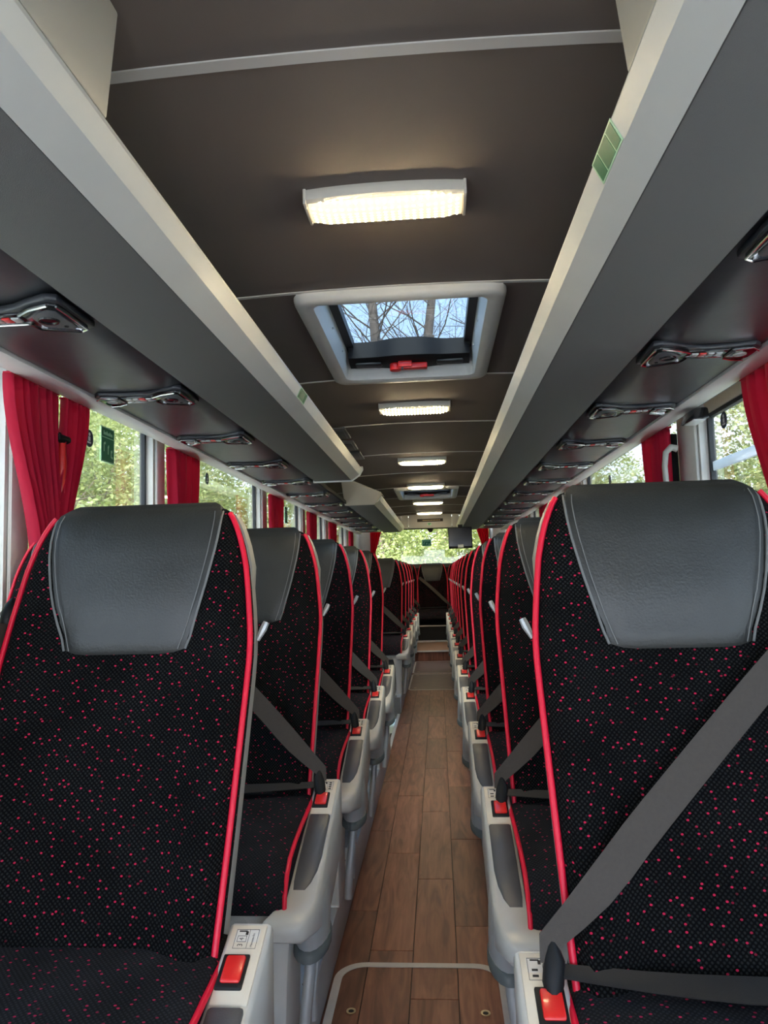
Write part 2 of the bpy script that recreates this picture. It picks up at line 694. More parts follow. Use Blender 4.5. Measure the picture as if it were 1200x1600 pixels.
def ring_path(x0, x1, y0, y1, r, n=8):
    pts = []
    for cx, cy, a0 in ((x1 - r, y1 - r, 0), (x0 + r, y1 - r, PI / 2), (x0 + r, y0 + r, PI), (x1 - r, y0 + r, 3 * PI / 2)):
        for k in range(n + 1):
            a = a0 + PI / 2 * k / n
            pts.append((cx + r * math.cos(a), cy + r * math.sin(a)))
    return pts


def rr_ring(mb, x0, x1, y0, y1, r, w, z0, z1, n=8):
    a = ring_path(x0, x1, y0, y1, r, n)
    b = ring_path(x0 + w, x1 - w, y0 + w, y1 - w, max(0.004, r - w), n)
    N = len(a)
    vs = [(x, y, z0) for x, y in a] + [(x, y, z1) for x, y in a] + [(x, y, z0) for x, y in b] + [(x, y, z1) for x, y in b]
    fs = []
    for i in range(N):
        j = (i + 1) % N
        fs += [(i, j, N + j, N + i), (N + i, N + j, 3 * N + j, 3 * N + i), (3 * N + i, 3 * N + j, 2 * N + j, 2 * N + i), (2 * N + i, 2 * N + j, j, i)]
    mb.add(vs, fs)
    return mb


for hi, (y0, y1, lab) in enumerate(((1.02, 2.15, 'floor hatch outlined in pale trim nearest the camera, with brass screw cups'),
                                    (6.95, 8.02, 'plain brown floor hatch with pale outline, far down the aisle'),
                                    (8.09, 9.15, 'plain brown floor hatch just before the rear step'))):
    t = tag(empty('floor_hatch', (0, (y0 + y1) / 2, 0)), lab, 'hatch', 'floor hatches in the aisle')
    h = (y1 - y0) / 2
    rr_ring(MB(), -0.238, 0.238, -h, h, 0.085 if hi == 0 else 0.06, 0.022 if hi == 0 else 0.016, 0.0002, 0.0022).build('trim_ring', 'floor_trim', t, ang=60)
    if hi:
        rp = ring_path(-0.224, 0.224, -h + 0.014, h - 0.014, 0.05)
        MB().loft([[(x, y, 0.0002) for x, y in rp], [(x, y, 0.0012) for x, y in rp]]).build('hatch_panel', 'hatch_panel', t)
    for sx in (-1, 1):
        for sy in (-1, 1):
            p = (sx * 0.172, sy * (h - 0.23 if hi == 0 else h - 0.12))
            c = MB()
            n = 16
            rings = []
            for r, z in ((0.0125, 0.0012), (0.0125, 0.003), (0.0085, 0.003), (0.0075, 0.0014), (0.001, 0.0014)):
                rings.append([(p[0] + r * math.cos(2 * PI * k / n), p[1] + r * math.sin(2 * PI * k / n), z) for k in range(n)])
            c.loft(rings)
            g = c.build('screw_cup', 'brass', t)
            MB().loft([[(p[0] + 0.0072 * math.cos(2 * PI * k / 10), p[1] + 0.0072 * math.sin(2 * PI * k / 10), z) for k in range(10)] for z in (0.0014, 0.0019)]).build('screw_head', 'black', g)

# rear step in the aisle
st = MB().box(-0.27, 0.27, 9.26, 10.42, -0.02, POD).build('step_riser', 'wood')
tag(st, 'wooden step up at the end of the aisle before the rear seat', 'step')
MB().box(-0.262, 0.262, 9.262, 10.4, POD + 0.0005, POD + 0.004).build('tread', 'step_tan', st)
MB().box(-0.262, 0.262, 9.235, 9.262, POD - 0.012, POD + 0.006).build('nosing', 'floor_trim', st, bevel=0.003)
MB().box(-0.262, 0.262, 10.36, 10.385, POD + 0.004, POD + 0.03).build('edge_strip', 'floor_trim', st, bevel=0.003)


# podiums
def podium(name, s, y0, y1):
    o = MB().box(min(s * FLOOR_HW, s * WALLX), max(s * FLOOR_HW, s * WALLX), y0, y1, -0.05, POD).build(name, 'podium')
    tag(o, kind='structure')
    a, b = sorted((s * (FLOOR_HW - 0.006), s * (FLOOR_HW + 0.0)))
    MB().box(a, b, y0, y1, 0.0, POD + 0.004).build('side_rail', 'alu', o, bevel=0.0015)
    a, b = sorted((s * (FLOOR_HW - 0.006), s * (FLOOR_HW + 0.028)))
    MB().box(a, b, y0, y1, POD + 0.0005, POD + 0.007).build('edge_rail', 'alu', o, bevel=0.002)
    return o


podium('floor_podium_left', -1, YF, WELL0)
pl2 = podium('floor_podium_left', -1, WELL1, 11.6)
podium('floor_podium_right', 1, YF, 11.6)
# stair well
w = MB()
w.box(-WALLX, -FLOOR_HW, WELL0, WELL1, -0.75, -0.70)
w.box(-0.75, -FLOOR_HW - 0.02, WELL0, WELL1, -0.70, -0.35)
w.box(-0.50, -FLOOR_HW - 0.02, WELL0, WELL1, -0.35, -0.16)
w.build('stairwell_steps', 'well')
tag(bpy.data.objects['stairwell_steps'], kind='structure')
bpy.data.objects['stairwell_steps'].name = 'floor_stairwell'
tr = MB().box(-0.272, -0.249, 4.72, 5.78, -0.02, 0.006).build('trim_1', 'floor_trim', bevel=0.003)
tag(tr, kind='structure')
# modesty panel behind the last seats before the stair well
mp_ = MB().box(-1.16, -0.30, 4.50, 4.53, POD, 0.62).build('modesty_panel', 'shell_dark', bevel=0.01)
tag(mp_, 'dark grey low panel between the stairwell and the seats ahead', 'panel')
t = MB().tube([(-0.29, 4.55, 0.0), (-0.29, 4.55, 0.55), (-0.31, 4.55, 0.62), (-0.40, 4.55, 0.66), (-1.1, 4.55, 0.66)], 0.016, 10).build('grab_rail', 'silver', mp_)

# ------------------------------------------------------------------ ceiling
STRIPS = [0.1, 1.10, 2.065, 3.045, 4.02, 5.05, 6.05, 7.07, 8.03, 9.03, 10.0]
HATCHES = [(2.065, 3.045), (7.07, 8.03)]
ceiling = tag(empty('ceiling'), kind='structure')


def ceil_patch(x0, x1, y0, y1, name='ceiling_panel'):
    n = max(2, int((x1 - x0) / 0.12))
    xs = [x0 + (x1 - x0) * i / n for i in range(n + 1)]
    poly = [(x, ceil_z(x)) for x in xs] + [(x, ceil_z(x) + 0.02) for x in reversed(xs)]
    return MB().extr(poly, y0, y1).build(name, 'ceil', ceiling, ang=30)


edges = [YF] + STRIPS + [10.62]
for y0, y1 in zip(edges, edges[1:]):
    if (y0, y1) in HATCHES:
        ceil_patch(-WALLX, -0.315, y0 + 0.004, y1 - 0.004)
        ceil_patch(0.315, WALLX, y0 + 0.004, y1 - 0.004)
    else:
        ceil_patch(-WALLX, WALLX, y0 + 0.004, y1 - 0.004)
for i, y in enumerate(STRIPS):
    hw = 0.0125 if i < 2 else 0.007
    xs = [-WALLX + 2 * WALLX * k / 20 for k in range(21)]
    poly = [(x, ceil_z(x) - 0.003) for x in xs] + [(x, ceil_z(x) + 0.015) for x in reversed(xs)]
    MB().extr(poly, y - hw, y + hw).build('ceiling_strip', 'ceil_strip', ceiling, ang=30)

# ceiling lamps
LAMPS = [-0.45, 1.545, 3.57, 5.30, 6.85, 8.45, 9.90]  # first one is unseen, added behind the camera to light the interior


def make_lamp():
    root = empty('ceiling_light')
    n = 18
    xs = [-0.175 + 0.35 * i / n for i in range(n + 1)]

    def bow(x):
        return 0.012 * (1 - (x / 0.175) ** 2)
    # housing, bowed towards the front of the coach
    b = MB()
    rings = []
    for x in xs:
        f = -0.046 - bow(x)
        rings.append([(x, f + 0.006, 0.0), (x, f, -0.012), (x, f + 0.002, -0.026), (x, f + 0.010, -0.030), (x, 0.055, -0.030), (x, 0.055, 0.0)])
    b.loft(rings)
    b.build('housing', 'lamp_body', root, ang=35)
    l = MB()
    rings = []
    for i, x in enumerate(xs):
        e = min(i, n - i)
        d = 0.020 * min(1, 0.45 + 0.3 * e)
        f = -0.034 - bow(x)
        x_ = x * 0.985
        rings.append([(x_, f, -0.0305), (x_, f + 0.012, -0.030 - d * 0.7), (x_, f + 0.03, -0.030 - d), (x_, 0.030, -0.030 - d * 0.9), (x_, 0.052, -0.0305)])
    l.loft(rings)
    l.build('lens', 'lens', root, ang=50)
    e = MB()
    for sgn in (-1, 1):
        e.box(min(sgn * 0.175, sgn * 0.182), max(sgn * 0.175, sgn * 0.182), -0.046, 0.054, -0.036, 0.0)
        e_o = e.build('end_cap', 'lamp_body', root, bevel=0.002)
        e = MB()
    return root


LABL = ['ceiling lamp just behind the camera', 'large lit ceiling lamp nearest the camera, before the first roof hatch', 'lit ceiling lamp just behind the first roof hatch',
        'second lit ceiling lamp behind the first roof hatch', 'lit ceiling lamp just before the far roof hatch', 'lit ceiling lamp just behind the far roof hatch',
        'lit ceiling lamp closest to the rear display panel']
lp = make_lamp()
for i, y in enumerate(LAMPS):
    o = lp if i == 0 else copy_tree(lp)
    o.location = (0, y, ceil_z(0) - 0.001)
    tag(o, LABL[i], 'lamp', 'ceiling lamps along the aisle')


# roof hatches
def make_hatch(L):
    root = empty('roof_hatch')
    h = L / 2
    x1, w = 0.328, 0.052
    f = MB()
    # moulded frame: rounded ring below the ceiling, then well walls going up
    prof = [(0.0, 0.03), (0.0, 0.0), (0.003, -0.012), (0.014, -0.020), (0.040, -0.020), (0.056, -0.012), (0.062, 0.02), (0.068, 0.13)]
    rings = []
    for off, z in prof:
        r = max(0.02, 0.055 - off * 0.3)
        rings.append([(x, y, z) for x, y in ring_path(-x1 + off, x1 - off, -h + off, h - off, r, 6)])
    f.loft(rings, cap=False)
    f.build('frame', 'hatch_white', root, ang=50)
    xi, yi = x1 - 0.068, h - 0.068
    s = MB()
    rr_ring(s, -xi - 0.004, xi + 0.004, -yi - 0.004, yi + 0.004, 0.03, 0.034, 0.10, 0.135, 5)
    s.build('seal', 'rubber', root, ang=50)
    gx = ring_path(-xi, xi, -yi, yi, 0.03, 5)
    MB().loft([[(x, y, z) for x, y in gx] for z in (0.125, 0.131)]).build('pane', 'glass_roof', root)
    # black handle beam across the rear side with raised middle
    hb = MB()
    rings = []
    n = 16
    for i in range(n + 1):
        x = -xi * 0.97 + 2 * xi * 0.97 * i / n
        c = math.exp(-(x / 0.11) ** 4)
        d = 0.095 + 0.040 * c
        zb = 0.034 - 0.008 * c
        rings.append([(x, yi - 0.006, zb), (x, yi - d + 0.02, zb + 0.004), (x, yi - d, zb + 0.018), (x, yi - d, 0.118), (x, yi - 0.006, 0.118)])
    hb.loft(rings)
    hbo = hb.build('handle_beam', 'black', root, ang=35)
    for sgn in (-1, 1):
        gp = MB().box(min(sgn * 0.115, sgn * 0.225), max(sgn * 0.115, sgn * 0.225), yi - 0.080, yi - 0.030, 0.026, 0.037)
        gp.build('grip', 'rubber', hbo, bevel=0.006)
    rd = MB()
    rd.box(-0.060, 0.075, yi - 0.088, yi - 0.050, 0.002, 0.026)
    rd.build('release_lever', 'buckle_red', hbo, bevel=0.005)
    rd = MB().tube([(-0.058, yi - 0.068, -0.002), (-0.058, yi - 0.068, 0.028)], 0.024, 14)
    rd.build('lever_pivot', 'buckle_red', hbo, bevel=0.003)
    MB().box(-0.045, 0.012, yi - 0.102, yi - 0.08, 0.006, 0.030).build('lever_catch', 'buckle_red', hbo, bevel=0.003)
    MB().tube([(-0.028, yi - 0.09, -0.004), (-0.028, yi - 0.09, 0.008)], 0.006, 8).build('screw', 'chrome', hbo)
    for x in (-0.13, 0.13):
        MB().tube([(x, yi + 0.003, 0.035), (x, yi - 0.003, 0.036)], 0.004, 8).build('rivet', 'silver', root)
    for sx in (-1, 1):
        for yy in (-0.05, 0.22):
            MB().tube([(sx * (xi + 0.006), yy, 0.05), (sx * (xi - 0.001), yy, 0.051)], 0.004, 8).build('rivet', 'silver', root)
    return root


for i, (y0, y1) in enumerate(HATCHES):
    o = make_hatch(y1 - y0)
    o.location = (0, (y0 + y1) / 2, ZC - 0.002)
    tag(o, ['white framed roof hatch with red emergency lever, nearest the camera', 'small far white roof hatch with orange lever between two lamps'][i], 'roof hatch', 'roof hatches')

# three small ceiling vents above the end of the left rack
for i, y in enumerate((4.15, 4.55, 4.95)):
    x = -0.47
    b = MB().box(x - 0.055, x + 0.055, y - 0.15, y + 0.15, ceil_z(x) - 0.016, ceil_z(x) - 0.001).build('ceiling_vent', 'shell_dark', bevel=0.006)
    tag(b, 'small dark ceiling flap, %s of three beside the near left rack end' % ORD[i], 'vent', 'ceiling vents')
    MB().box(x - 0.04, x + 0.04, y - 0.13, y + 0.13, ceil_z(x) - 0.020, ceil_z(x) - 0.015).build('flap', 'pad', b, bevel=0.004)


# ------------------------------------------------------------------ luggage racks
def sx_poly(poly, s):
    return [(s * x, z) for x, z in poly]


RAIL = [(0.438, 1.718), (0.388, 1.752), (0.371, 1.785), (0.376, 1.800), (0.390, 1.800), (0.402, 1.775), (0.444, 1.742)]


def rack(s, y0, y1, label, beige_end=False):
    root = tag(empty('luggage_rack', (0, (y0 + y1) / 2, 1.72)), label, 'luggage rack', 'overhead luggage racks')
    off = Vector((0, -(y0 + y1) / 2, -1.72))

    def fin(mb, name, m, **k):
        mb.v = [tuple(Vector(p) + off) for p in mb.v]
        return mb.build(name, m, root, **k)
    fin(MB().extr(sx_poly(RAIL, s), y0, y1), 'edge_rail', 'rack_rail', ang=20)
    a, b = sorted((s * 0.4405, s * 0.672))
    fin(MB().box(a, b, y0 + 0.003, y1 - 0.003, 1.719, 1.742), 'underside_panel', 'rack_grey', bevel=0.002)
    a, b = sorted((s * 0.6725, s * 1.15))
    fin(MB().box(a, b, y0, y1, 1.7485, 1.758), 'shelf', 'shell_dark')
    if y0 > 3 or y1 < 9:
        pass
    return root, fin


rack(1, YF, 10.25, 'long right luggage rack with pale edge rail and grey underside')
r1, fin = rack(-1, YF, 4.45, 'near left luggage rack ending above the stairwell')
fin(MB().extr(sx_poly([(0.364, 1.806), (0.362, 1.784), (0.383, 1.747), (0.436, 1.711), (0.684, 1.711), (0.684, 1.752), (0.446, 1.752), (0.406, 1.782), (0.392, 1.806)], -1), 4.4505, 4.468), 'end_trim', 'rack_rail', bevel=0.003)
r2_, fin = rack(-1, 6.05, 10.25, 'far left luggage rack with beige end wall behind the stairwell')
fin(MB().hexa([(-0.43, 6.04, 1.715), (-0.69, 6.04, 1.715), (-0.69, 6.07, 1.715), (-0.43, 6.07, 1.715)],
              [(-0.365, 5.98, 1.80), (-0.69, 5.80, 1.93), (-0.69, 6.07, 1.93), (-0.365, 6.07, 1.80)]), 'end_wall', 'rack_beige', bevel=0.006)
fin(MB().hexa([(-0.365, 5.98, 1.80), (-0.69, 5.80, 1.93), (-0.69, 6.3, 1.93), (-0.365, 6.3, 1.80)],
              [(-0.37, 5.98, 1.815), (-0.69, 5.80, 1.945), (-0.69, 6.3, 1.945), (-0.37, 6.3, 1.815)]), 'end_cover', 'rack_beige', bevel=0.004)

# overhead cabinets above the racks next to the camera
for s, lab in ((-1, 'beige overhead cabinet above the left rack, cut by the top edge'), (1, 'beige overhead cabinet above the right rack, cut by the top edge')):
    y1 = 0.967 if s < 0 else 0.955
    root = tag(empty('overhead_cabinet', (s * 0.36, 0, 1.8)), lab, 'cabinet', 'overhead cabinets')
    a, b = sorted((s * 0.376 - s * 0.36, s * 0.392 - s * 0.36))
    MB().hexa([(a, -1.5, 0.003), (b, -1.5, 0.003), (b, y1, 0.003), (a, y1, 0.003)],
              [(a - s * 0.017, -1.5, 0.170), (b - s * 0.017, -1.5, 0.170), (b - s * 0.017, y1, 0.170), (a - s * 0.017, y1, 0.170)]).build('door', 'cabinet', root, bevel=0.004)
    a, b = sorted((s * 0.394 - s * 0.36, s * 0.70 - s * 0.36))
    MB().box(a, b, -1.5, y1 - 0.02, 0.012, 0.165).build('body', 'cabinet', root, bevel=0.004)
    a, b = sorted((s * 0.384 - s * 0.36, s * 0.41 - s * 0.36))
    hg = MB().box(a, b, y1 - 0.05, y1 - 0.008, 0.0005, 0.012)
    hg.build('hinge', 'silver', root, bevel=0.003)

# green stickers on the rack edge rails
for s, y, lab in ((1, 1.09, 'green emergency sticker on the right rack rail'), (-1, 2.50, 'small green sticker on the left rack rail')):
    root = tag(empty('exit_sticker', (s * 0.3795, y, 1.7685)), lab, 'sticker', 'green rack stickers')

    def slab(y0, y1, z0, z1, d0, d1):
        q = []
        for d in (d0, d1):
            for yy, zz in ((y0, z0), (y1, z0), (y1, z1), (y0, z1)):
                q.append((-s * 0.458 * zz - s * 0.889 * d, yy, 0.889 * zz - 0.458 * d))
        return MB().add(q, [(0, 1, 2, 3), (4, 5, 6, 7), (0, 1, 5, 4), (1, 2, 6, 5), (2, 3, 7, 6), (3, 0, 4, 7)])
    slab(-0.062, 0.062, -0.0165, 0.022, 0.0003, 0.0012).build('backing', 'green_light', root)
    slab(-0.057, -0.030, -0.0135, 0.019, 0.0012, 0.0018).build('print_field', 'green', root)
    slab(-0.026, 0.022, -0.0135, 0.019, 0.0012, 0.0018).build('print_field', 'green', root)
    slab(0.026, 0.057, -0.0135, 0.019, 0.0012, 0.0018).build('print_field', 'green', root)

# ------------------------------------------------------------------ service channels + units
UNIT_Y = {-1: [1.495 + 0.735 * i for i in range(12)], 1: [1.315 + 0.715 * i for i in range(12)]}


def make_unit(s):
    """service unit: speaker/lamp pods joined by a switch neck, seen from below. s = side; local x runs outward"""
    root = empty('service_unit')
    L = 0.32

    def P(poly, z0, z1):
        return MB().loft([[(s * x, y, z0) for x, y in poly], [(s * x, y, z1) for x, y in poly]])
    base = [(0.006, -0.088), (0.006, 0.082), (0.03, 0.092), (0.125, 0.060), (0.16, 0.040), (0.22, 0.040), (0.265, 0.064), (0.30, 0.070), (0.318, 0.05),
            (0.318, -0.03), (0.29, -0.062), (0.24, -0.048), (0.17, -0.040), (0.125, -0.052), (0.085, -0.075), (0.03, -0.098)]
    P(base, -0.012, 0.004).build('base_plate', 'soft_black', root, bevel=0.004)
    pod = [(0.014, -0.070), (0.014, 0.064), (0.034, 0.076), (0.118, 0.046), (0.118, -0.040), (0.078, -0.068), (0.03, -0.084)]
    p = P(pod, -0.020, -0.008).build('pod', 'gloss_black', root, bevel=0.003)

    def trim(pts, r, par):
        MB().tube([(s * x, y, z) for x, y, z in pts], r, 6).build('chrome_trim', 'chrome', par)
    trim([(0.016, -0.074, -0.0205), (0.016, 0.066, -0.0205), (0.034, 0.078, -0.0205)], 0.0026, p)
    trim([(0.035, 0.077, -0.021), (0.118, 0.047, -0.021), (0.128, 0.022, -0.019)], 0.0032, p)
    trim([(0.03, -0.086, -0.021), (0.080, -0.068, -0.021), (0.120, -0.040, -0.021)], 0.004, p)
    face = [(0.030, -0.052), (0.030, 0.046), (0.042, 0.056), (0.100, 0.032), (0.100, -0.020), (0.07, -0.05), (0.045, -0.06)]
    P(face, -0.0225, -0.019).build('speaker_face', 'pad', p, bevel=0.001)
    n = 14
    MB().loft([[(s * (0.070) + r * math.cos(2 * PI * k / n), -0.005 + r * 0.9 * math.sin(2 * PI * k / n), z) for k in range(n)]
               for r, z in ((0.024, -0.022), (0.022, -0.026), (0.018, -0.026), (0.016, -0.0235))]).build('nozzle', 'gloss_black', p)
    MB().tube([(s * 0.05, 0.034, -0.022), (s * 0.05, 0.034, -0.0245)], 0.005, 8).build('microphone', 'black', p)
    neck = [(0.120, -0.034), (0.120, 0.030), (0.23, 0.030), (0.23, -0.034)]
    q = P(neck, -0.017, -0.010).build('switch_neck', 'gloss_black', root, bevel=0.003)
    trim([(0.130, 0.018, -0.018), (0.225, 0.018, -0.018)], 0.0036, q)
    for k, x in enumerate((0.142, 0.164, 0.186, 0.208)):
        MB().box(min(s * (x - 0.009), s * (x + 0.009)), max(s * (x - 0.009), s * (x + 0.009)), -0.020, 0.004, -0.0205, -0.016).build('switch', 'buckle_red' if k == 1 else 'silver', q, bevel=0.001)
    pod2 = [(0.236, -0.036), (0.236, 0.034), (0.268, 0.054), (0.30, 0.058), (0.31, 0.04), (0.31, -0.024), (0.286, -0.05)]
    p2 = P(pod2, -0.018, -0.010).build('lamp_pod', 'gloss_black', root, bevel=0.003)
    trim([(0.236, 0.036, -0.019), (0.268, 0.056, -0.019), (0.302, 0.060, -0.019)], 0.0028, p2)
    trim([(0.236, -0.038, -0.019), (0.286, -0.052, -0.019), (0.312, -0.024, -0.019)], 0.0028, p2)
    MB().loft([[(s * 0.272 + r * math.cos(2 * PI * k / n), 0.004 + r * math.sin(2 * PI * k / n), z) for k in range(n)] for r, z in ((0.018, -0.018), (0.017, -0.021), (0.012, -0.021), (0.011, -0.019))]).build('lamp_ring', 'silver', p2)
    return root


for s in (-1, 1):
    sd = 'left' if s < 0 else 'right'
    ch = tag(empty('service_channel', (s * 0.85, 4, 1.735)), 'black padded channel under the %s luggage rack, along the window' % sd, 'service channel')
    us = UNIT_Y[s]
    ys = [YF] + us + [10.3]
    PNL = {}
    for y0, y1 in zip(ys, ys[1:]):
        ln = y1 - y0
        key = round(ln, 3)
        if key not in PNL:
            nx_, ny_ = 8, 10
            mb = MB()
            vs, fs = [], []
            for j in range(ny_ + 1):
                for i in range(nx_ + 1):
                    u, v = i / nx_, j / ny_
                    x = s * (0.682 + (1.030 - 0.682) * u) - s * 0.85
                    bul = (1 - (2 * u - 1) ** 6) * (1 - (2 * v - 1) ** 8)
                    vs.append((x, ln * v, 0.004 - 0.016 * bul))
            for j in range(ny_):
                for i in range(nx_):
                    a = j * (nx_ + 1) + i
                    fs.append((a, a + 1, a + nx_ + 2, a + nx_ + 1))
            nv = len(vs)
            vs += [(x, y, 0.02) for x, y, z in vs]
            fs += [tuple(i + nv for i in reversed(f)) for f in fs]
            mb.add(vs, fs)
            me = mb.mesh('padded_panel', ang=60)
            me.materials.append(MAT['soft_black'])
            PNL[key] = me
        o = bpy.data.objects.new('padded_panel', PNL[key])
        COL.objects.link(o)
        o.parent = ch
        o.location = (0, y0 - 4, 0)
    MB().box(min(s * 0.672, s * 0.684) - s * 0.85, max(s * 0.672, s * 0.684) - s * 0.85, YF - 4, 6.3, -0.006, 0.02).build('gap_strip', 'black', ch)
    proto = make_unit(s)
    for i, y in enumerate(us):
        o = proto if i == 0 else copy_tree(proto)
        o.location = (s * 0.690, y, 1.7295)
        lab = '%s service unit from the camera under the %s rack, glossy black with chrome trims' % (ORD[i], sd)
        tag(o, lab, 'service unit', 'service units under the %s rack' % sd)

# ------------------------------------------------------------------ walls, windows
ZSILL, ZTOP = 0.92, 1.835
PIL = {-1: [(-0.75, -0.60), (0.62, 0.74), (2.03, 2.15), (3.15, 3.27), (5.13, 5.29), (6.70, 6.86), (8.12, 8.30), (9.98, 10.16)],
       1: [(-0.75, -0.60), (0.75, 0.87), (3.03, 3.27), (5.40, 5.55), (6.90, 7.05), (8.42, 8.58), (9.98, 10.16)]}
wi = 0
for s in (-1, 1):
    side = 'left' if s < 0 else 'right'
    a, b = sorted((s * WALLX, s * (WALLX + 0.06)))
    wall = MB().box(a, b, YF, YR, -0.8, ZSILL).build('wall_' + side, 'wall')
    tag(wall, kind='structure')
    MB().box(a, b, YF, YR, ZTOP + 0.02, 2.05).build('header', 'wall', wall)
    ps = PIL[s]
    for (y0, y1) in ps:
        aa, bb = sorted((s * (WALLX + 0.001), s * (WALLX + 0.062)))
        pil = MB().box(aa, bb, y0, y1, ZSILL, ZTOP + 0.02).build('pillar', 'wall', wall)
        aa, bb = sorted((s * (WALLX - 0.016), s * (WALLX + 0.001)))
        MB().box(aa, bb, y0 + 0.012, y1 - 0.012, ZSILL + 0.001, ZTOP + 0.015).build('pillar_cover', 'wall', pil, bevel=0.010)
    MB().box(a, b, 10.16, YR, ZSILL, ZTOP + 0.02).build('rear_panel', 'wall', wall)
    MB().box(a, b, YF, -2.0, ZSILL, ZTOP + 0.02).build('front_panel', 'wall', wall)
    spans = [(-2.0, ps[0][0])] + [(p[1], q[0]) for p, q in zip(ps, ps[1:])]
    for (y0, y1) in spans:
        wi += 1
        top = ZTOP
        if s > 0 and abs(y1 - 3.03) < 0.01:
            top = 1.742
        w = tag(empty('window_%d' % wi, (s * (WALLX + 0.045), (y0 + y1) / 2, ZSILL)), kind='structure')
        h = (y1 - y0) / 2
        MB().box(-0.003, 0.003, -h, h, 0, top - ZSILL).build('pane', 'glass', w)
        fr = MB()
        t_ = 0.016 if y1 != 3.03 else 0.02
        x0, x1 = -0.012, 0.012
        MB().box(x0, x1, -h, -h + t_, 0, top - ZSILL).build('rubber_seal', 'rubber', w)
        MB().box(x0, x1, h - t_, h, 0, top - ZSILL).build('rubber_seal', 'rubber', w)
        MB().box(x0, x1, -h, h, top - ZSILL - 0.012, top - ZSILL + 0.004).build('rubber_seal', 'rubber', w)
        MB().box(x0, x1, -h, h, 0, t_).build('rubber_seal', 'rubber', w)
        if top < ZTOP:
            # lower header above the emergency-door window and its pale cross bar
            MB().box(-0.018, 0.03, -h, h, top - ZSILL + 0.004, ZTOP - ZSILL + 0.02).build('window_header', 'wall', w, bevel=0.006)
            MB().box(-0.006, 0.006, -h + 0.02, h - 0.02, 0.587, 0.626).build('cross_bar', 'frosted', w, bevel=0.003)
    # pale shiny header strip between channel and windows
    z0 = 1.730
    poly = [(1.026, 1.742), (1.030, 1.728), (1.045, 1.722), (1.10, 1.722), (1.114, 1.730), (1.114, 1.765), (1.026, 1.765)]
    hs = MB().extr(sx_poly(poly, s), YF, 10.6).build('trim_%d' % (2 if s < 0 else 3), 'header', ang=35)
    tag(hs, kind='structure')

# front of the coach (behind the camera): bulkhead with a wide windscreen opening
fwl = MB()
fwl.box(-1.23, 1.23, YF - 0.06, YF, -0.8, 0.75)
fwl = fwl.build('wall_front', 'wall')
tag(fwl, kind='structure')
MB().box(-1.23, 1.23, YF - 0.06, YF, 1.93, 2.05).build('header', 'wall', fwl)

# rear wall
rw = MB().box(-1.23, 1.23, YR, YR + 0.06, -0.8, 1.245).build('wall_rear', 'shell_dark')
tag(rw, kind='structure')
for s in (-1, 1):
    a, b = sorted((s * 0.96, s * 1.23))
    MB().box(a, b, YR, YR + 0.06, 1.245, 2.05).build('corner_panel', 'wall', rw)
    a, b = sorted((s * 0.99, s * 1.17))
    MB().hexa([(a, YR - 0.02, 1.2), (b, YR - 0.02, 1.2), (b, YR, 1.2), (a, YR, 1.2)], [(a, YR - 0.06, 1.85), (b, YR - 0.06, 1.85), (b, YR, 1.85), (a, YR, 1.85)]).build('corner_pillar', 'wall', rw, bevel=0.006)
MB().box(-0.96, 0.96, YR, YR + 0.06, 1.88, 2.05).build('header', 'wall', rw)
ps_ = tag(MB().box(-1.195, 1.195, 11.13, YR - 0.07, 1.20, 1.262).build('trim_4', 'shell_dark', bevel=0.01), kind='structure')
MB().box(-1.195, 1.195, 11.13, 11.15, POD, 1.20).build('seat_bulkhead', 'carpet_dark', ps_)
tag(MB().box(-1.195, 1.195, 10.58, YR - 0.07, 1.885, 1.95).build('ceiling_soffit', 'wall'), kind='structure')
wi += 1
w = tag(empty('window_%d' % wi, (0, YR + 0.03, 1.245)), kind='structure')
MB().box(-0.96, 0.96, -0.003, 0.003, 0, 0.635).build('pane', 'glass_rear', w)
for (x0, x1, z0, z1) in ((-0.96, 0.96, 0, 0.015), (-0.96, 0.96, 0.62, 0.635), (-0.96, -0.945, 0, 0.635), (0.945, 0.96, 0, 0.635)):
    MB().box(x0, x1, -0.012, 0.012, z0, z1).build('rubber_seal', 'rubber', w)

# rear overhead panel with display
rp = tag(empty('rear_display_panel', (0, 10.5, 1.78)), 'beige overhead panel with dark display strip above the rear window', 'panel')
MB().box(-0.315, 0.315, -0.02, 0.0, 0.0, 0.205).build('centre_panel', 'cabinet', rp, bevel=0.004)
for s in (-1, 1):
    a, b = sorted((s * 0.322, s * 0.425))
    MB().box(a, b, -0.012, 0.0, 0.0, 0.205).build('side_panel', 'cabinet', rp, bevel=0.003)
    a, b = sorted((s * 0.43, s * 0.75))
    MB().hexa([(a, -0.01 if s < 0 else 0.02, 0.0), (b, 0.02 if s < 0 else -0.01, 0.0), (b, 0.06, 0), (a, 0.06, 0)],
              [(a, -0.01 if s < 0 else 0.02, 0.205), (b, 0.02 if s < 0 else -0.01, 0.205), (b, 0.06, 0.205), (a, 0.06, 0.205)]).build('wing_panel', 'cabinet', rp, bevel=0.003)
MB().box(-0.44, 0.44, -0.018, 0.0, -0.018, -0.001).build('lower_edge', 'black', rp, bevel=0.003)
dp = MB().box(-0.19, 0.19, -0.026, -0.019, 0.090, 0.135).build('display', 'display', rp, bevel=0.002)
for k in range(11):
    x = -0.11 + 0.024 * k
    MB().box(x, x + 0.018, -0.0275, -0.0258, 0.104, 0.120).build('display_segment', 'amber', dp)
sg = MB().box(-0.04, 0.015, -0.023, -0.0195, 0.038, 0.076).build('exit_mark', 'green_light', rp)
MB().box(-0.033, 0.008, -0.0245, -0.0225, 0.060, 0.070).build('mark', 'green', sg)
MB().box(-0.028, -0.002, -0.0245, -0.0225, 0.043, 0.052).build('mark', 'green', sg)
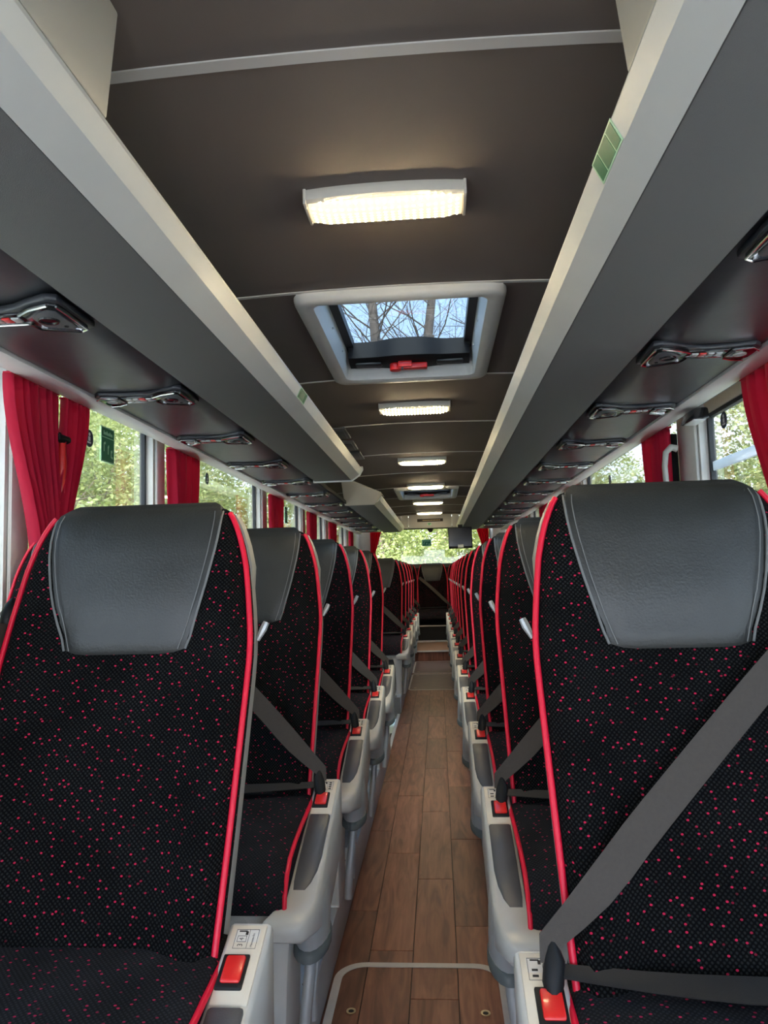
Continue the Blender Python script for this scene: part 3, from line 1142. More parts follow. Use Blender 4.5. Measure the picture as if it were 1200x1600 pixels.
c = MB().loft([[(x_, y_, 0) for x_, y_ in ring_path(-0.045, 0.045, -0.05, -0.005, 0.02, 4)], [(x_ * 0.9, y_ * 0.9, -0.02) for x_, y_ in ring_path(-0.045, 0.045, -0.05, -0.005, 0.02, 4)],
               [(x_ * 0.4, y_ * 0.8 - 0.005, -0.05) for x_, y_ in ring_path(-0.045, 0.045, -0.05, -0.005, 0.02, 4)]]).build('dome_camera', 'gloss_black')
c.location = (0.0, 10.48, 1.762)
tag(c, 'small black dome camera under the rear display panel', 'camera')

# green sticker on the rear window
gs = tag(empty('window_sticker', (-0.08, YR + 0.024, 1.61)), 'green emergency exit sticker in the middle of the rear window', 'sticker', 'green window stickers')


def exit_sticker(root, plane, w_, h_):
    """plane: function (a,b,d)->xyz"""
    def pl(a0, a1, b0, b1, d0, d1, n, m_, par):
        q = [plane(a, b, d) for d in (d0, d1) for a, b in ((a0, b0), (a1, b0), (a1, b1), (a0, b1))]
        return MB().add(q, [(0, 3, 2, 1), (4, 5, 6, 7), (0, 1, 5, 4), (1, 2, 6, 5), (2, 3, 7, 6), (3, 0, 4, 7)]).build(n, m_, par)
    pl(-w_ / 2 - 0.005, w_ / 2 + 0.005, -h_ / 2 - 0.005, h_ / 2 + 0.005, 0.0, 0.001, 'border', 'green_light', root)
    f = pl(-w_ / 2, w_ / 2, -h_ / 2, h_ / 2, 0.001, 0.002, 'print_field', 'green', root)
    pl(-w_ / 2, w_ / 2, h_ * 0.20, h_ * 0.225, 0.002, 0.0026, 'line', 'green_light', f)
    for k in range(9):
        a = -w_ * 0.38 + k * w_ * 0.085
        pl(a, a + w_ * 0.06, h_ * 0.29, h_ * (0.37 if k % 3 else 0.41), 0.002, 0.0026, 'letter_mark', 'green_light', f)
    for a, b, ww, hh in ((-0.36, -0.22, 0.05, 0.26), (-0.30, 0.0, 0.09, 0.07), (-0.02, -0.28, 0.06, 0.24), (0.02, -0.08, 0.05, 0.08), (0.24, -0.36, 0.05, 0.22), (0.31, -0.38, 0.09, 0.06), (0.30, -0.2, 0.06, 0.08)):
        pl(a * w_, (a + ww) * w_, b * h_, (b + hh) * h_, 0.002, 0.0026, 'pictogram', 'green_light', f)


exit_sticker(gs, lambda a, b, d: (a, -d, b), 0.14, 0.10)
for s, y, z, lab, k in ((-1, 2.778, 1.676, 'green emergency exit sticker on the left window beside the double curtain', 0),
                        (-1, 6.21, 1.665, 'green emergency exit sticker on a left window farther back', 1)):
    gs = tag(empty('window_sticker', (s * (WALLX + 0.039), y, z)), lab, 'sticker', 'green window stickers')
    exit_sticker(gs, lambda a, b, d, s=s: (-s * d, a * -s, b) if s > 0 else (d, a, b), 0.105, 0.135)

# oval belt pictogram stickers
for s, y, z, lab in ((-1, 2.625, 1.676, 'navy oval pictogram beside the green sticker on the left window'),
                     (-1, 4.04, 1.706, 'navy oval pictogram on the second left window, behind the curtain'),
                     (1, 2.868, 1.69, 'navy oval pictogram on the right window above the white bar'),
                     (1, 3.94, 1.703, 'navy oval pictogram on the window past the grab handle'),
                     (1, 4.745, 1.695, 'navy oval pictogram at the far end of the right window past the grab handle')):
    root = tag(empty('oval_sticker', (s * (WALLX + 0.040), y, z)), lab, 'sticker', 'oval window pictograms')
    n = 20
    MB().loft([[(-s * d, 0.032 * math.cos(2 * PI * k / n), 0.034 * math.sin(2 * PI * k / n)) for k in range(n)] for d in (0.0, 0.0015)]).build('disc', 'navy', root)
    MB().loft([[(-s * d, 0.007 * math.cos(2 * PI * k / 10), 0.016 + 0.007 * math.sin(2 * PI * k / 10)) for k in range(10)] for d in (0.0015, 0.0022)]).build('head_mark', 'white', root)
    a, b = sorted((-s * 0.0015, -s * 0.0022))
    MB().box(a, b, -0.009, 0.007, -0.010, 0.007).build('body_mark', 'white', root)
    MB().box(a, b, -0.016, 0.012, -0.020, -0.013).build('seat_mark', 'white', root)


# ------------------------------------------------------------------ curtains
def curtain(y0, y1, s, label, group, ztop=1.722, zbot=1.0, tie=None, tw=0.4, folds=7, amp=0.016, x=None, flare=0.0):
    """pleated hanging cloth along Y at the wall; gathered to fraction tw around y=tie at z=1.12"""
    xw = s * (x if x else 1.118)
    yc = (y0 + y1) / 2
    tie = yc if tie is None else tie
    root = tag(empty('curtain', (xw, yc, zbot)), label, 'curtain', group)
    nv, nu = 18, folds * 8
    mb = MB()
    rings = []
    ph = random.uniform(0, 6)
    for j in range(nv + 1):
        z = ztop + (zbot - ztop) * j / nv
        g = sstep(ztop, 1.16, z)          # gather
        k = 1 + (tw - 1) * g
        cy = yc + (tie - yc) * g
        row = []
        for i in range(nu + 1):
            t = i / nu - 0.5
            yy = cy + t * (y1 - y0) * k
            a = amp * (1 + 0.5 * g)
            xx = a * math.sin(2 * PI * folds * t + ph + 0.6 * math.sin(5 * t + ph)) + 0.35 * a * math.sin(2 * PI * folds * 2.3 * t + 1.3 * j / nv)
            row.append((xx, yy - yc, z - zbot))
        rings.append(row)
    n = nu + 1
    vs = [p for r in rings for p in r]
    fs = [(j * n + i, j * n + i + 1, (j + 1) * n + i + 1, (j + 1) * n + i) for j in range(nv) for i in range(nu)]
    mb.add(vs, fs)
    o = mb.build('cloth', 'curtain', root, ang=80)
    sol = o.modifiers.new('thickness', 'SOLIDIFY')
    sol.thickness = 0.0016
    # hanging rail piece
    MB().box(-0.012, 0.012, y0 - yc, y1 - yc, ztop - zbot + 0.0005, ztop - zbot + 0.006).build('heading', 'curtain', root)
    return root


G = 'red window curtains'
curtain(1.90, 2.165, -1, 'wider red curtain of the pair on the left pillar', G, tie=2.12, tw=0.42, folds=8)
curtain(2.205, 2.355, -1, 'narrower red curtain of the pair on the left pillar', G, tie=2.165, tw=0.5, folds=5)
for (y0, y1, nm) in ((3.14, 3.52, 'red curtain behind the window with the green and oval stickers'), (5.10, 5.52, 'red curtain at the left window above the stairwell'),
                     (6.60, 7.03, 'red curtain at the next left pillar behind the stairwell'), (7.98, 8.42, 'red curtain at the last but one left pillar'), (9.80, 10.12, 'red curtain at the last left pillar')):
    curtain(y0, y1, -1, nm, G, tw=0.62, folds=7, tie=y0 + 0.16)
curtain(1.78, 2.39, 1, 'red curtain cut by the right picture edge', G, tie=2.0, tw=0.62, folds=9)
for (y0, y1, nm) in ((3.15, 3.54, 'red curtain beside the pale grab handle on the right wall'), (5.21, 5.66, 'red curtain at the second right pillar'), (6.65, 7.06, 'red curtain at the third right pillar'),
                     (8.15, 8.56, 'red curtain at the fourth right pillar'), (9.79, 10.1, 'red curtain at the last right pillar')):
    curtain(y0, y1, 1, nm, G, tw=0.7, folds=7, tie=y0 + 0.16)
# rear window curtains
for s in (-1, 1):
    yc = 0
    x_in, x_out = (0.80, 0.985) if s < 0 else (0.72, 0.92)
    root = tag(empty('curtain', (s * (x_in + x_out) / 2, 11.45, 1.24)), 'short red curtain at the %s of the rear window' % ('left' if s < 0 else 'right'), 'curtain', 'rear window curtains')
    nv, nu = 18, 40
    vs, fs = [], []
    W = x_out - x_in
    for j in range(nv + 1):
        z = 0.60 * (1 - j / nv)
        k = 1.0
        d = abs(z - 0.22)
        k = 0.42 + 0.58 * min(1, d / 0.36) ** 0.9
        for i in range(nu + 1):
            t = i / nu
            xx = s * (W / 2 - W * k * t)
            vs.append((xx, 0.012 * math.sin(2 * PI * 6 * t), z))
    for j in range(nv):
        for i in range(nu):
            a = j * (nu + 1) + i
            fs.append((a, a + 1, a + nu + 2, a + nu + 1))
    o = MB().add(vs, fs).build('cloth', 'curtain', root, ang=80)
    o.modifiers.new('thickness', 'SOLIDIFY').thickness = 0.0016
    MB().box(-W * 0.42 if s < 0 else W * 0.06, -W * 0.06 if s < 0 else W * 0.42, -0.02, 0.02, 0.20, 0.225).build('tie_band', 'curtain', root)

# emergency hammers
for loc, s, lab in (((-1.118, 2.185, 1.50), -1, 'red and black emergency hammer between the paired left curtains'),
                    ((-1.168, 10.72, 1.40), -1, 'red emergency hammer in black holder on the rear left corner wall')):
    root = tag(empty('emergency_hammer', loc), lab, 'hammer', 'emergency hammers')
    MB().box(-0.03, 0.0, -0.03, 0.03, 0.0, 0.11).build('holder', 'black', root, bevel=0.006)
    MB().tube([(0.005, 0.0, -0.09), (0.010, 0.0, 0.0), (0.010, 0.0, 0.07)], 0.013, 10, rr=[0.014, 0.016, 0.012]).build('handle', 'buckle_red', root)
    MB().tube([(0.010, -0.035, 0.085), (0.010, 0.035, 0.085)], 0.014, 10).build('head', 'black', root, bevel=0.003)

# grab handle on the right pillar
gh = MB().tube([(1.140, 3.13, 1.625), (1.115, 3.13, 1.632), (1.092, 3.13, 1.610), (1.084, 3.13, 1.55), (1.088, 3.13, 1.42), (1.105, 3.13, 1.36), (1.140, 3.13, 1.345)], 0.014, 12,
               rr=[0.016, 0.015, 0.013, 0.012, 0.013, 0.015, 0.016]).build('grab_handle', 'cabinet')
rc = MB().box(1.148, 1.198, 3.285, 3.36, 1.28, 1.72).build('trim_5', 'black', bevel=0.006)  # black box put in for the dark gap between pillar and curtain
tag(rc, kind='structure')
tag(gh, 'pale curved grab handle on the right window pillar', 'handle')
# small black speaker-like lamp above the right window
bl = tag(empty('door_lamp', (1.105, 2.80, 1.715)), 'small black lamp above the right window', 'lamp')
MB().hexa([(-0.035, -0.075, -0.042), (0.03, -0.075, -0.042), (0.03, 0.075, -0.042), (-0.035, 0.075, -0.042)], [(-0.02, -0.06, 0.004), (0.03, -0.06, 0.004), (0.03, 0.06, 0.004), (-0.02, 0.06, 0.004)]).build('body', 'gloss_black', bl, bevel=0.008)
MB().box(-0.026, 0.02, -0.058, 0.05, -0.046, -0.041).build('lens', 'white', bl, bevel=0.002)

# rear monitor, folded down from the right rack
mo = tag(empty('monitor', (0.395, 9.2, 1.42)), 'black flat monitor hanging before the rear window', 'monitor')
MB().hexa([(-0.155, -0.02, 0.0), (0.150, -0.02, 0.0), (0.150, 0.015, 0.0), (-0.155, 0.015, 0.0)], [(-0.16, -0.02, 0.275), (0.148, -0.02, 0.275), (0.148, 0.015, 0.275), (-0.16, 0.015, 0.275)]).build('screen_body', 'black', mo, bevel=0.004)
MB().box(-0.15, 0.14, -0.0225, -0.0195, 0.03, 0.265).build('screen', 'gloss_black', mo)
MB().box(-0.038, 0.034, -0.023, -0.0205, 0.012, 0.050).build('white_label', 'white', mo)
MB().box(-0.03, 0.03, -0.008, 0.008, 0.275, 0.31).build('hinge', 'black', mo, bevel=0.003)

# ------------------------------------------------------------------ seats
PROF = [(0.40, -0.012), (0.46, 0.0), (0.60, 0.062), (0.72, 0.114), (0.82, 0.158), (0.90, 0.190), (0.98, 0.214), (1.06, 0.234), (1.10, 0.245), (1.122, 0.254), (1.132, 0.266), (1.136, 0.282)]
BACK = [(0.40, 0.075), (0.46, 0.082), (0.60, 0.140), (0.72, 0.190), (0.82, 0.230), (0.90, 0.256), (0.98, 0.276), (1.06, 0.292), (1.10, 0.302), (1.122, 0.304), (1.132, 0.298), (1.136, 0.289)]
HW = [(0.40, 0.218), (0.46, 0.222), (0.60, 0.226), (0.80, 0.230), (0.87, 0.231), (0.91, 0.228), (0.96, 0.222), (1.02, 0.213), (1.06, 0.203), (1.09, 0.192), (1.11, 0.182), (1.122, 0.174), (1.132, 0.163), (1.136, 0.150)]
HW = [(z_, w_ * 0.97) for z_, w_ in HW]
SECZ = [0.40, 0.46, 0.53, 0.60, 0.66, 0.72, 0.77, 0.82, 0.86, 0.90, 0.94, 0.98, 1.02, 1.06, 1.085, 1.10, 1.113, 1.122, 1.130, 1.136]
NU = 20


def front_y(u, z):
    y = interp(PROF, z)
    fade = 1 - sstep(0.92, 1.12, z)
    bol = sstep(0.50, 0.86, abs(u)) * (1 - sstep(0.88, 1.0, abs(u)) * 0.8)
    y -= 0.024 * bol * (0.35 + 0.65 * fade)
    y += 0.003 * math.exp(-((abs(u) - 0.52) / 0.03) ** 2) * fade
    y += 0.010 * sstep(0.9, 1.0, abs(u))
    # pillow of the head area
    y -= 0.018 * sstep(0.86, 0.98, z) * (1 - sstep(1.06, 1.139, z)) * (1 - abs(u) ** 3)
    return y


ME = {}


def seat_meshes():
    # fabric back
    rings = []
    for z in SECZ:
        w = interp(HW, z)
        r = [(w * (2 * i / NU - 1), front_y(2 * i / NU - 1, z), z) for i in range(NU + 1)]
        yb = interp(BACK, z)
        yf = interp(PROF, z)
        r += [(w * 0.995, yb * 0.6 + yf * 0.4, z), (w * 0.95, yb, z), (0.5 * w, yb + 0.004, z), (0, yb + 0.005, z), (-0.5 * w, yb + 0.004, z), (-w * 0.95, yb, z), (-w * 0.995, yb * 0.6 + yf * 0.4, z)]
        rings.append(r)
    uvs = []
    for r in rings:
        acc = [0.0]
        for p, q in zip(r, r[1:]):
            acc.append(acc[-1] + math.dist(p, q))
        mid = acc[NU // 2]
        uvs += [(t - mid, r[0][2] * 1.09) for t in acc]
    ME['back'] = MB().loft(rings).mesh('seat_back', ang=55, uv=uvs)
    # rigid shell behind
    rings = []
    for z in [0.34] + SECZ[1:-2]:
        w = interp(HW, z) * 0.985
        if z > 1.0:
            w = min(w + 0.006, 0.215)
        yb = interp(BACK, z)
        a, b = yb - 0.022, yb + 0.030
        if z > 1.09:
            b -= 0.008
        rings.append([(-w, a, z), (w, a, z), (w * 1.0, yb + 0.008, z), (w * 0.94, b, z), (0, b + 0.008, z), (-w * 0.94, b, z), (-w, yb + 0.008, z)])
    ME['shell'] = MB().loft(rings).mesh('back_shell', ang=50)
    # leather headrest
    LW = [(0.872, 0.112), (0.90, 0.122), (0.94, 0.135), (0.98, 0.147), (1.02, 0.156), (1.05, 0.162), (1.08, 0.166), (1.11, 0.167), (1.128, 0.164), (1.140, 0.156), (1.147, 0.142)]
    LW = [(z_, w_ * 0.945) for z_, w_ in LW]
    rings = []
    zs = [0.872, 0.88, 0.90, 0.93, 0.96, 0.99, 1.02, 1.05, 1.075, 1.095, 1.112, 1.126, 1.134, 1.141, 1.1465]
    for z in zs:
        w = interp(LW, z)
        zz = min(z, 1.136)
        hw = interp(HW, min(zz, 1.11))
        off = (0.007 + 0.004 * sstep(1.05, 1.12, z)) if z > 0.875 else 0.001
        if z > 1.136:
            off -= 0.010 * (z - 1.136) / 0.011
        r = []
        n = 12
        for i in range(n + 1):
            t = 2 * i / n - 1
            x = t * w
            e = 0.007 * (abs(t) ** 8)
            r.append((x, front_y(x / hw, zz) - off + e, z))
        yb = interp(BACK, zz) + (0.008 if z > 1.09 else -0.02 - (1.09 - z) * 0.1)
        r += [(w * 0.97, yb, z), (0, yb + 0.002, z), (-w * 0.97, yb, z)]
        rings.append(r)
    ME['leather'] = MB().loft(rings).mesh('headrest', ang=50)
    for k, sg in (('seamL', -1), ('seamR', 1)):
        for kk, wo, rad in (('', 0.0015, 0.0022), ('b', -0.010, 0.0009)):
            pts = []
            for z in zs[1:-3]:
                w = interp(LW, z) + wo
                x = sg * w
                pts.append((x, front_y(x / interp(HW, z), z) - (0.0035 if wo > 0 else 0.0072), z))
            ME[k + kk] = MB().tube(pts, rad, 6).mesh('seam', ang=60)
    # red piping up both edges
    for k, sg in (('pipeL', -1), ('pipeR', 1)):
        pts = []
        for z in [0.435, 0.47, 0.52, 0.58, 0.64, 0.70, 0.76, 0.82, 0.86, 0.885, 0.91, 0.94, 0.98, 1.02, 1.05, 1.075, 1.095, 1.11, 1.122]:
            w = interp(HW, z)
            pts.append((sg * (w + 0.001), front_y(sg * 0.985, z) - 0.003, z))
        ME[k] = MB().tube(pts, 0.0052, 8).mesh('piping', ang=60)
    # cushion: profile in y,z swept over x with rounded side edges
    prof = [(0.06, 0.463), (0.0, 0.462), (-0.08, 0.456), (-0.16, 0.449), (-0.23, 0.440), (-0.285, 0.427), (-0.325, 0.405), (-0.348, 0.375), (-0.354, 0.345), (-0.348, 0.330), (-0.20, 0.328), (0.06, 0.328)]
    xs = [-0.228, -0.226, -0.218, -0.20, -0.15, -0.08, 0, 0.08, 0.15, 0.20, 0.218, 0.226, 0.228]
    rings = []
    cy, cz = -0.12, 0.39
    for x in xs:
        k = {0.228: 0.020, 0.226: 0.010, 0.218: 0.003}.get(round(abs(x), 3), 0.0)
        r = []
        for (y, z) in prof:
            zt = z
            if z > 0.40:
                zt = z - k * 1.0 + 0.006 * (1 - (x / 0.228) ** 2)
            yy = y + (k * 0.6 if y < -0.3 else 0)
            r.append((x, yy, zt))
        rings.append(r)
    uvs = []
    for r in rings:
        acc = [0.0]
        for p, q in zip(r, r[1:]):
            acc.append(acc[-1] + math.dist(p, q))
        uvs += [(r[0][0], t) for t in acc]
    ME['cushion'] = MB().loft(rings).mesh('cushion', ang=50, uv=uvs)
    for k, sg in (('cpipeL', -1), ('cpipeR', 1)):
        pts = [(sg * 0.2285, y + (0.006 if y < -0.3 else 0), z - 0.010) for y, z in prof[:10]]
        ME[k] = MB().tube(pts, 0.005, 8).mesh('cushion_piping', ang=60)


seat_meshes()
MMAP = {}


def inst(key, name, m, parent):
    me = ME[key]
    if not me.materials:
        me.materials.append(MAT[m])
    return ob(name, me, None, parent)


BUCK_Y = -0.033


def armrest(root, a, numbered):
    """aisle-side armrest; a = +1 when the aisle is towards +x"""
    cx = a * 0.259

    def sec(y, zt, zb, hw=0.033, sh=0.0, rnd=0.008):
        c = cx + sh
        return [(c - hw, y, zb + rnd), (c - hw, y, zt - rnd), (c - hw + rnd * 0.4, y, zt - rnd * 0.3), (c - hw + rnd, y, zt), (c + hw - rnd, y, zt), (c + hw - rnd * 0.4, y, zt - rnd * 0.3), (c + hw, y, zt - rnd),
                (c + hw, y, zb + rnd), (c + hw - rnd, y, zb), (c - hw + rnd, y, zb)]
    rings = [sec(0.050, 0.478, 0.34, 0.028), sec(0.044, 0.484, 0.335), sec(0.0, 0.466, 0.315), sec(-0.045, 0.449, 0.295), sec(-0.085, 0.434, 0.280), sec(-0.15, 0.413, 0.262), sec(-0.22, 0.388, 0.262, 0.034),
             sec(-0.28, 0.366, 0.272, 0.034), sec(-0.315, 0.352, 0.282, 0.036, -a * 0.004), sec(-0.350, 0.343, 0.290, 0.040, -a * 0.014), sec(-0.378, 0.336, 0.293, 0.042, -a * 0.026), sec(-0.388, 0.326, 0.300, 0.036, -a * 0.032)]
    arm = MB().loft(rings).build('armrest', 'arm', root, ang=48)

    def top(y):
        return interp([(-0.28, 0.366), (-0.22, 0.388), (-0.15, 0.413), (-0.085, 0.434), (-0.045, 0.449), (0.0, 0.466), (0.044, 0.484)], y)
    # cream top plate at the rear, following the slope
    b, t = [], []
    y0, y1 = 0.040, -0.078
    for yy, xx in ((y0, -0.026), (y0, 0.026), (y1, 0.026), (y1, -0.026)):
        b.append((cx + xx, yy, top(yy) - 0.002))
        t.append((cx + xx, yy, top(yy) + 0.0022))
    MB().hexa(b, t).build('top_plate', 'arm_top', arm, bevel=0.0015)
    # soft pad with scooped front
    rings = []
    for y, zz, hw, sh in ((-0.083, 0.004, 0.022, 0), (-0.088, 0.008, 0.024, 0), (-0.15, 0.009, 0.024, 0), (-0.21, 0.009, 0.024, 0), (-0.25, 0.008, 0.022, -a * 0.002), (-0.28, 0.005, 0.018, -a * 0.006), (-0.298, 0.001, 0.012, -a * 0.010)):
        zt = interp([(-0.315, 0.352), (-0.28, 0.366), (-0.22, 0.388), (-0.15, 0.413), (-0.085, 0.434), (0, 0.466)], y)
        c = cx + sh
        rings.append([(c - hw, y, zt - 0.004), (c - hw, y, zt + zz * 0.6), (c - hw + 0.004, y, zt + zz), (c + hw - 0.004, y, zt + zz), (c + hw, y, zt + zz * 0.6), (c + hw, y, zt - 0.004)])
    MB().loft(rings).build('armrest_pad', 'pad', arm, ang=45)
    # buckle: black surround, red push button
    sl = (top(0.0) - top(-0.06)) / 0.06
    bx = cx - a * 0.006

    def blk(x0, x1, y0, y1, h0, h1):
        q = []
        for h in (h0, h1):
            for x, y in ((x0, y0), (x1, y0), (x1, y1), (x0, y1)):
                q.append((bx + x, y, top(y) + h))
        return MB().hexa(q[:4], q[4:])
    sur = blk(-0.019, 0.019, BUCK_Y - 0.026, BUCK_Y + 0.024, -0.002, 0.006).build('buckle_surround', 'black', arm, bevel=0.002)
    blk(-0.013, 0.015, BUCK_Y - 0.020, BUCK_Y + 0.018, 0.005, 0.0105).build('buckle_button', 'buckle_red', arm, bevel=0.003)
    # number sticker
    syc = 0.016
    stq = []
    for h in (0.0022, 0.0028):
        for x, y in ((-0.018, syc - 0.015), (0.018, syc - 0.015), (0.018, syc + 0.016), (-0.018, syc + 0.016)):
            stq.append((cx + x, y, top(y) + h))
    MB().hexa(stq[:4], stq[4:]).build('number_sticker', 'sticker', arm)
    ang = math.atan(sl)

    def smat(x, y, h, rz):
        return Matrix.Translation((cx + x, syc + y, top(syc + y) + h)) @ Matrix.Rotation(ang, 4, 'X') @ Matrix.Rotation(rz, 4, 'Z')
    ink = MB()

    def bar(x0, x1, y0, y1):
        q = []
        for h in (0.0029, 0.0031):
            for x, y in ((x0, y0), (x1, y0), (x1, y1), (x0, y1)):
                q.append((cx + x, syc + y, top(syc + y) + h))
        ink.hexa(q[:4], q[4:])
    # thin frame and divider, seat mark
    e = 0.0006
    bar(-0.017, 0.0165, -0.0142, -0.0142 + e)
    bar(-0.017, 0.0165, 0.0150, 0.0150 + e)
    bar(-0.017, -0.017 + e, -0.014, 0.015)
    bar(0.0165 - e, 0.0165, -0.014, 0.015)
    bar(0.0025, 0.0025 + e, -0.014, 0.015)
    bar(-0.013, -0.001, 0.0118, 0.0138)
    bar(-0.003, 0.001, 0.0070, 0.0125)
    if numbered:
        bar(-0.0135, 0.000, 0.0052, 0.0052 + e)
        bar(-0.0135, 0.000, -0.0038, -0.0038 + e)
        bar(-0.0135, -0.0135 + e, -0.0038, 0.0055)
        bar(0.000 - e, 0.0, -0.0038, 0.0055)
        text_mesh('seat_number', '3', 0.011, 'ink', arm, smat(-0.0068, -0.0088, 0.0031, PI / 2))
        text_mesh('seat_number', '4', 0.010, 'ink', arm, smat(-0.0068, 0.0006, 0.0031, PI / 2))
        text_mesh('small_print', 'Mercedes-Benz', 0.0042, 'ink', arm, smat(0.0095, 0.0005, 0.0031, PI / 2))
    else:
        for k in range(4):
            bar(0.006, 0.0125, -0.012 + 0.0068 * k, -0.008 + 0.0068 * k)
        bar(-0.012, -0.004, -0.010, -0.007)
        bar(-0.012, -0.004, -0.002, 0.001)
    ink.build('sticker_print', 'ink', arm, smooth=False)
    # rounded lower cover and dark foot of the armrest pivot
    n = 18
    px, py = cx + a * 0.006, -0.205
    rings = []
    for z, rx, ry in ((0.352, 0.020, 0.085), (0.335, 0.031, 0.10), (0.31, 0.034, 0.098), (0.28, 0.036, 0.082), (0.25, 0.036, 0.068), (0.238, 0.035, 0.064)):
        rings.append([(px + rx * math.cos(2 * PI * k / n), py - (0.40 - z) * 0.22 + ry * math.sin(2 * PI * k / n), z + 0.15 * ry * math.sin(2 * PI * k / n)) for k in range(n)])
    cov = MB().loft(rings).build('pivot_cover', 'silver', root, ang=50)
    rings = []
    for z, rx, ry in ((0.252, 0.0375, 0.072), (0.244, 0.040, 0.076), (0.232, 0.040, 0.074), (0.226, 0.034, 0.064)):
        rings.append([(px + rx * math.cos(2 * PI * k / n), py - (0.40 - z) * 0.22 + ry * math.sin(2 * PI * k / n), z + 0.15 * ry * math.sin(2 * PI * k / n)) for k in range(n)])
    MB().loft(rings).build('foot_bumper', 'bumper', cov, ang=50)
    MB().tube([(px, py - 0.03, 0.25), (px - a * 0.006, py - 0.045, 0.17), (px - a * 0.018, py - 0.06, 0.06), (px - a * 0.022, py - 0.062, 0.001)], 0.0125, 10).build('support_tube', 'silver', root)
    # second support rod running back along the podium
    MB().tube([(cx - a * 0.004, -0.02, 0.33), (cx - a * 0.010, -0.07, 0.20), (cx - a * 0.02, -0.11, 0.05), (cx - a * 0.02, -0.12, 0.001)], 0.010, 8).build('support_tube', 'silver', root)


def pedestal(root, a):
    def q(z, x0, x1, y0, y1):
        return [(a * x0, y0, z), (a * x1, y0, z), (a * x1, y1, z), (a * x0, y1, z)]
    MB().loft([q(0.326, 0.135, 0.238, -0.335, -0.22), q(0.29, 0.160, 0.236, -0.335, -0.20), q(0.22, 0.176, 0.230, -0.33, -0.19), q(0.08, 0.180, 0.224, -0.33, -0.18), q(0.001, 0.178, 0.226, -0.335, -0.17)]).build('leg', 'arm', root, bevel=0.004)
    MB().box(-0.225, 0.225, -0.335, -0.275, 0.292, 0.327).build('front_beam', 'shell', root, bevel=0.004)
    x0, x1 = sorted((a * 0.165, a * 0.222))
    MB().box(x0, x1, -0.34, 0.12, 0.0, 0.010).build('floor_plate', 'plate_white', root, bevel=0.002)
    MB().tube([(a * 0.196, 0.0, 0.010), (a * 0.196, 0.0, 0.0125)], 0.004, 8).build('plate_screw', 'black', root)


def belt(root, a, fastened, aisle=True):
    """three-point belt; the shoulder guide sits on the side away from the aisle"""
    gx, gz = -a * (0.232 if aisle else 0.212), 0.945
    gy = interp(PROF, gz) + 0.024
    # guide
    n = 12
    rings = []
    for t, r in ((-0.035, 0.006), (-0.03, 0.013), (-0.012, 0.019), (0.008, 0.018), (0.022, 0.012), (0.030, 0.004)):
        rings.append([(gx - a * 0.006 + r * 0.8 * math.cos(2 * PI * k / n), gy - 0.004 + r * math.sin(2 * PI * k / n) + t * 0.3, gz + t) for k in range(n)])
    MB().loft(rings).build('belt_guide', 'black', root, ang=50)
    if not fastened:
        pts = [(gx - a * 0.002, interp(PROF, z) - 0.004 - 0.06 * (0.91 - z) * 0, z) for z in (0.93, 0.85, 0.78, 0.70, 0.62, 0.54, 0.47)]
        MB().ribbon(pts, lambda i: (a * 0.012, 0.044, -0.01), lambda i: (0.0018, 0, 0)).build('belt_strap', 'strap', root, ang=60)
        return
    bx, by, bz = a * 0.247, BUCK_Y + 0.030, 0.488
    N = 16
    pts = []
    for i in range(N + 1):
        t = i / N
        x = gx + a * 0.010 + (bx - gx - a * 0.010) * (0.9 * t + 0.1 * t * t)
        z = gz - 0.012 + (bz + 0.028 - gz + 0.012) * (0.82 * t + 0.18 * t ** 2.2)
        y = interp(PROF, z) - 0.034 - 0.012 * math.sin(PI * t)
        y += (by + 0.010 - y) * sstep(0.72, 1.0, t)
        pts.append(Vector((x, y, z)))
    pts.append(Vector((bx + a * 0.002, by + 0.002, bz + 0.004)))

    def frame(i):
        d = (pts[min(i + 1, len(pts) - 1)] - pts[max(i - 1, 0)]).normalized()
        nrm = Vector((0, -0.92, 0.38))
        nrm = (nrm - d * nrm.dot(d)).normalized()
        return d.cross(nrm).normalized(), nrm

    def wid(i):
        k = 0.046 * (1 if i < N - 2 else (0.95, 0.80, 0.66, 0.55)[i - N + 2])
        return frame(i)[0] * k

    MB().ribbon(pts, wid, lambda i: frame(i)[1] * 0.0018).build('belt_strap', 'strap', root, ang=60)
    # lap strap lying back across the cushion
    q0 = Vector((bx - a * 0.004, by + 0.002, bz - 0.004))
    q1 = Vector((-a * 0.195, -0.022, 0.478))
    pts2 = [q0.lerp(q1, i / 8) + Vector((0, -0.030 * math.sin(PI * i / 8), 0.004 * math.sin(PI * i / 8))) for i in range(9)]
    MB().ribbon(pts2, lambda i: (0.0, 0.014 + 0.026 * min(1, i / 4), 0.010), lambda i: (0, -0.0004, 0.0018)).build('lap_strap', 'strap_dark', root, ang=60)
    # tongue plate with plastic loop
    MB().tube([q0 + Vector((0, 0.012, 0.030)), q0 + Vector((0, 0.004, 0.010)), q0 + Vector((a * 0.004, -0.008, -0.012)), q0 + Vector((a * 0.006, -0.020, -0.026))], 0.01, 10, rr=[0.006, 0.014, 0.014, 0.008]).build('belt_tongue', 'black', root, ang=60)


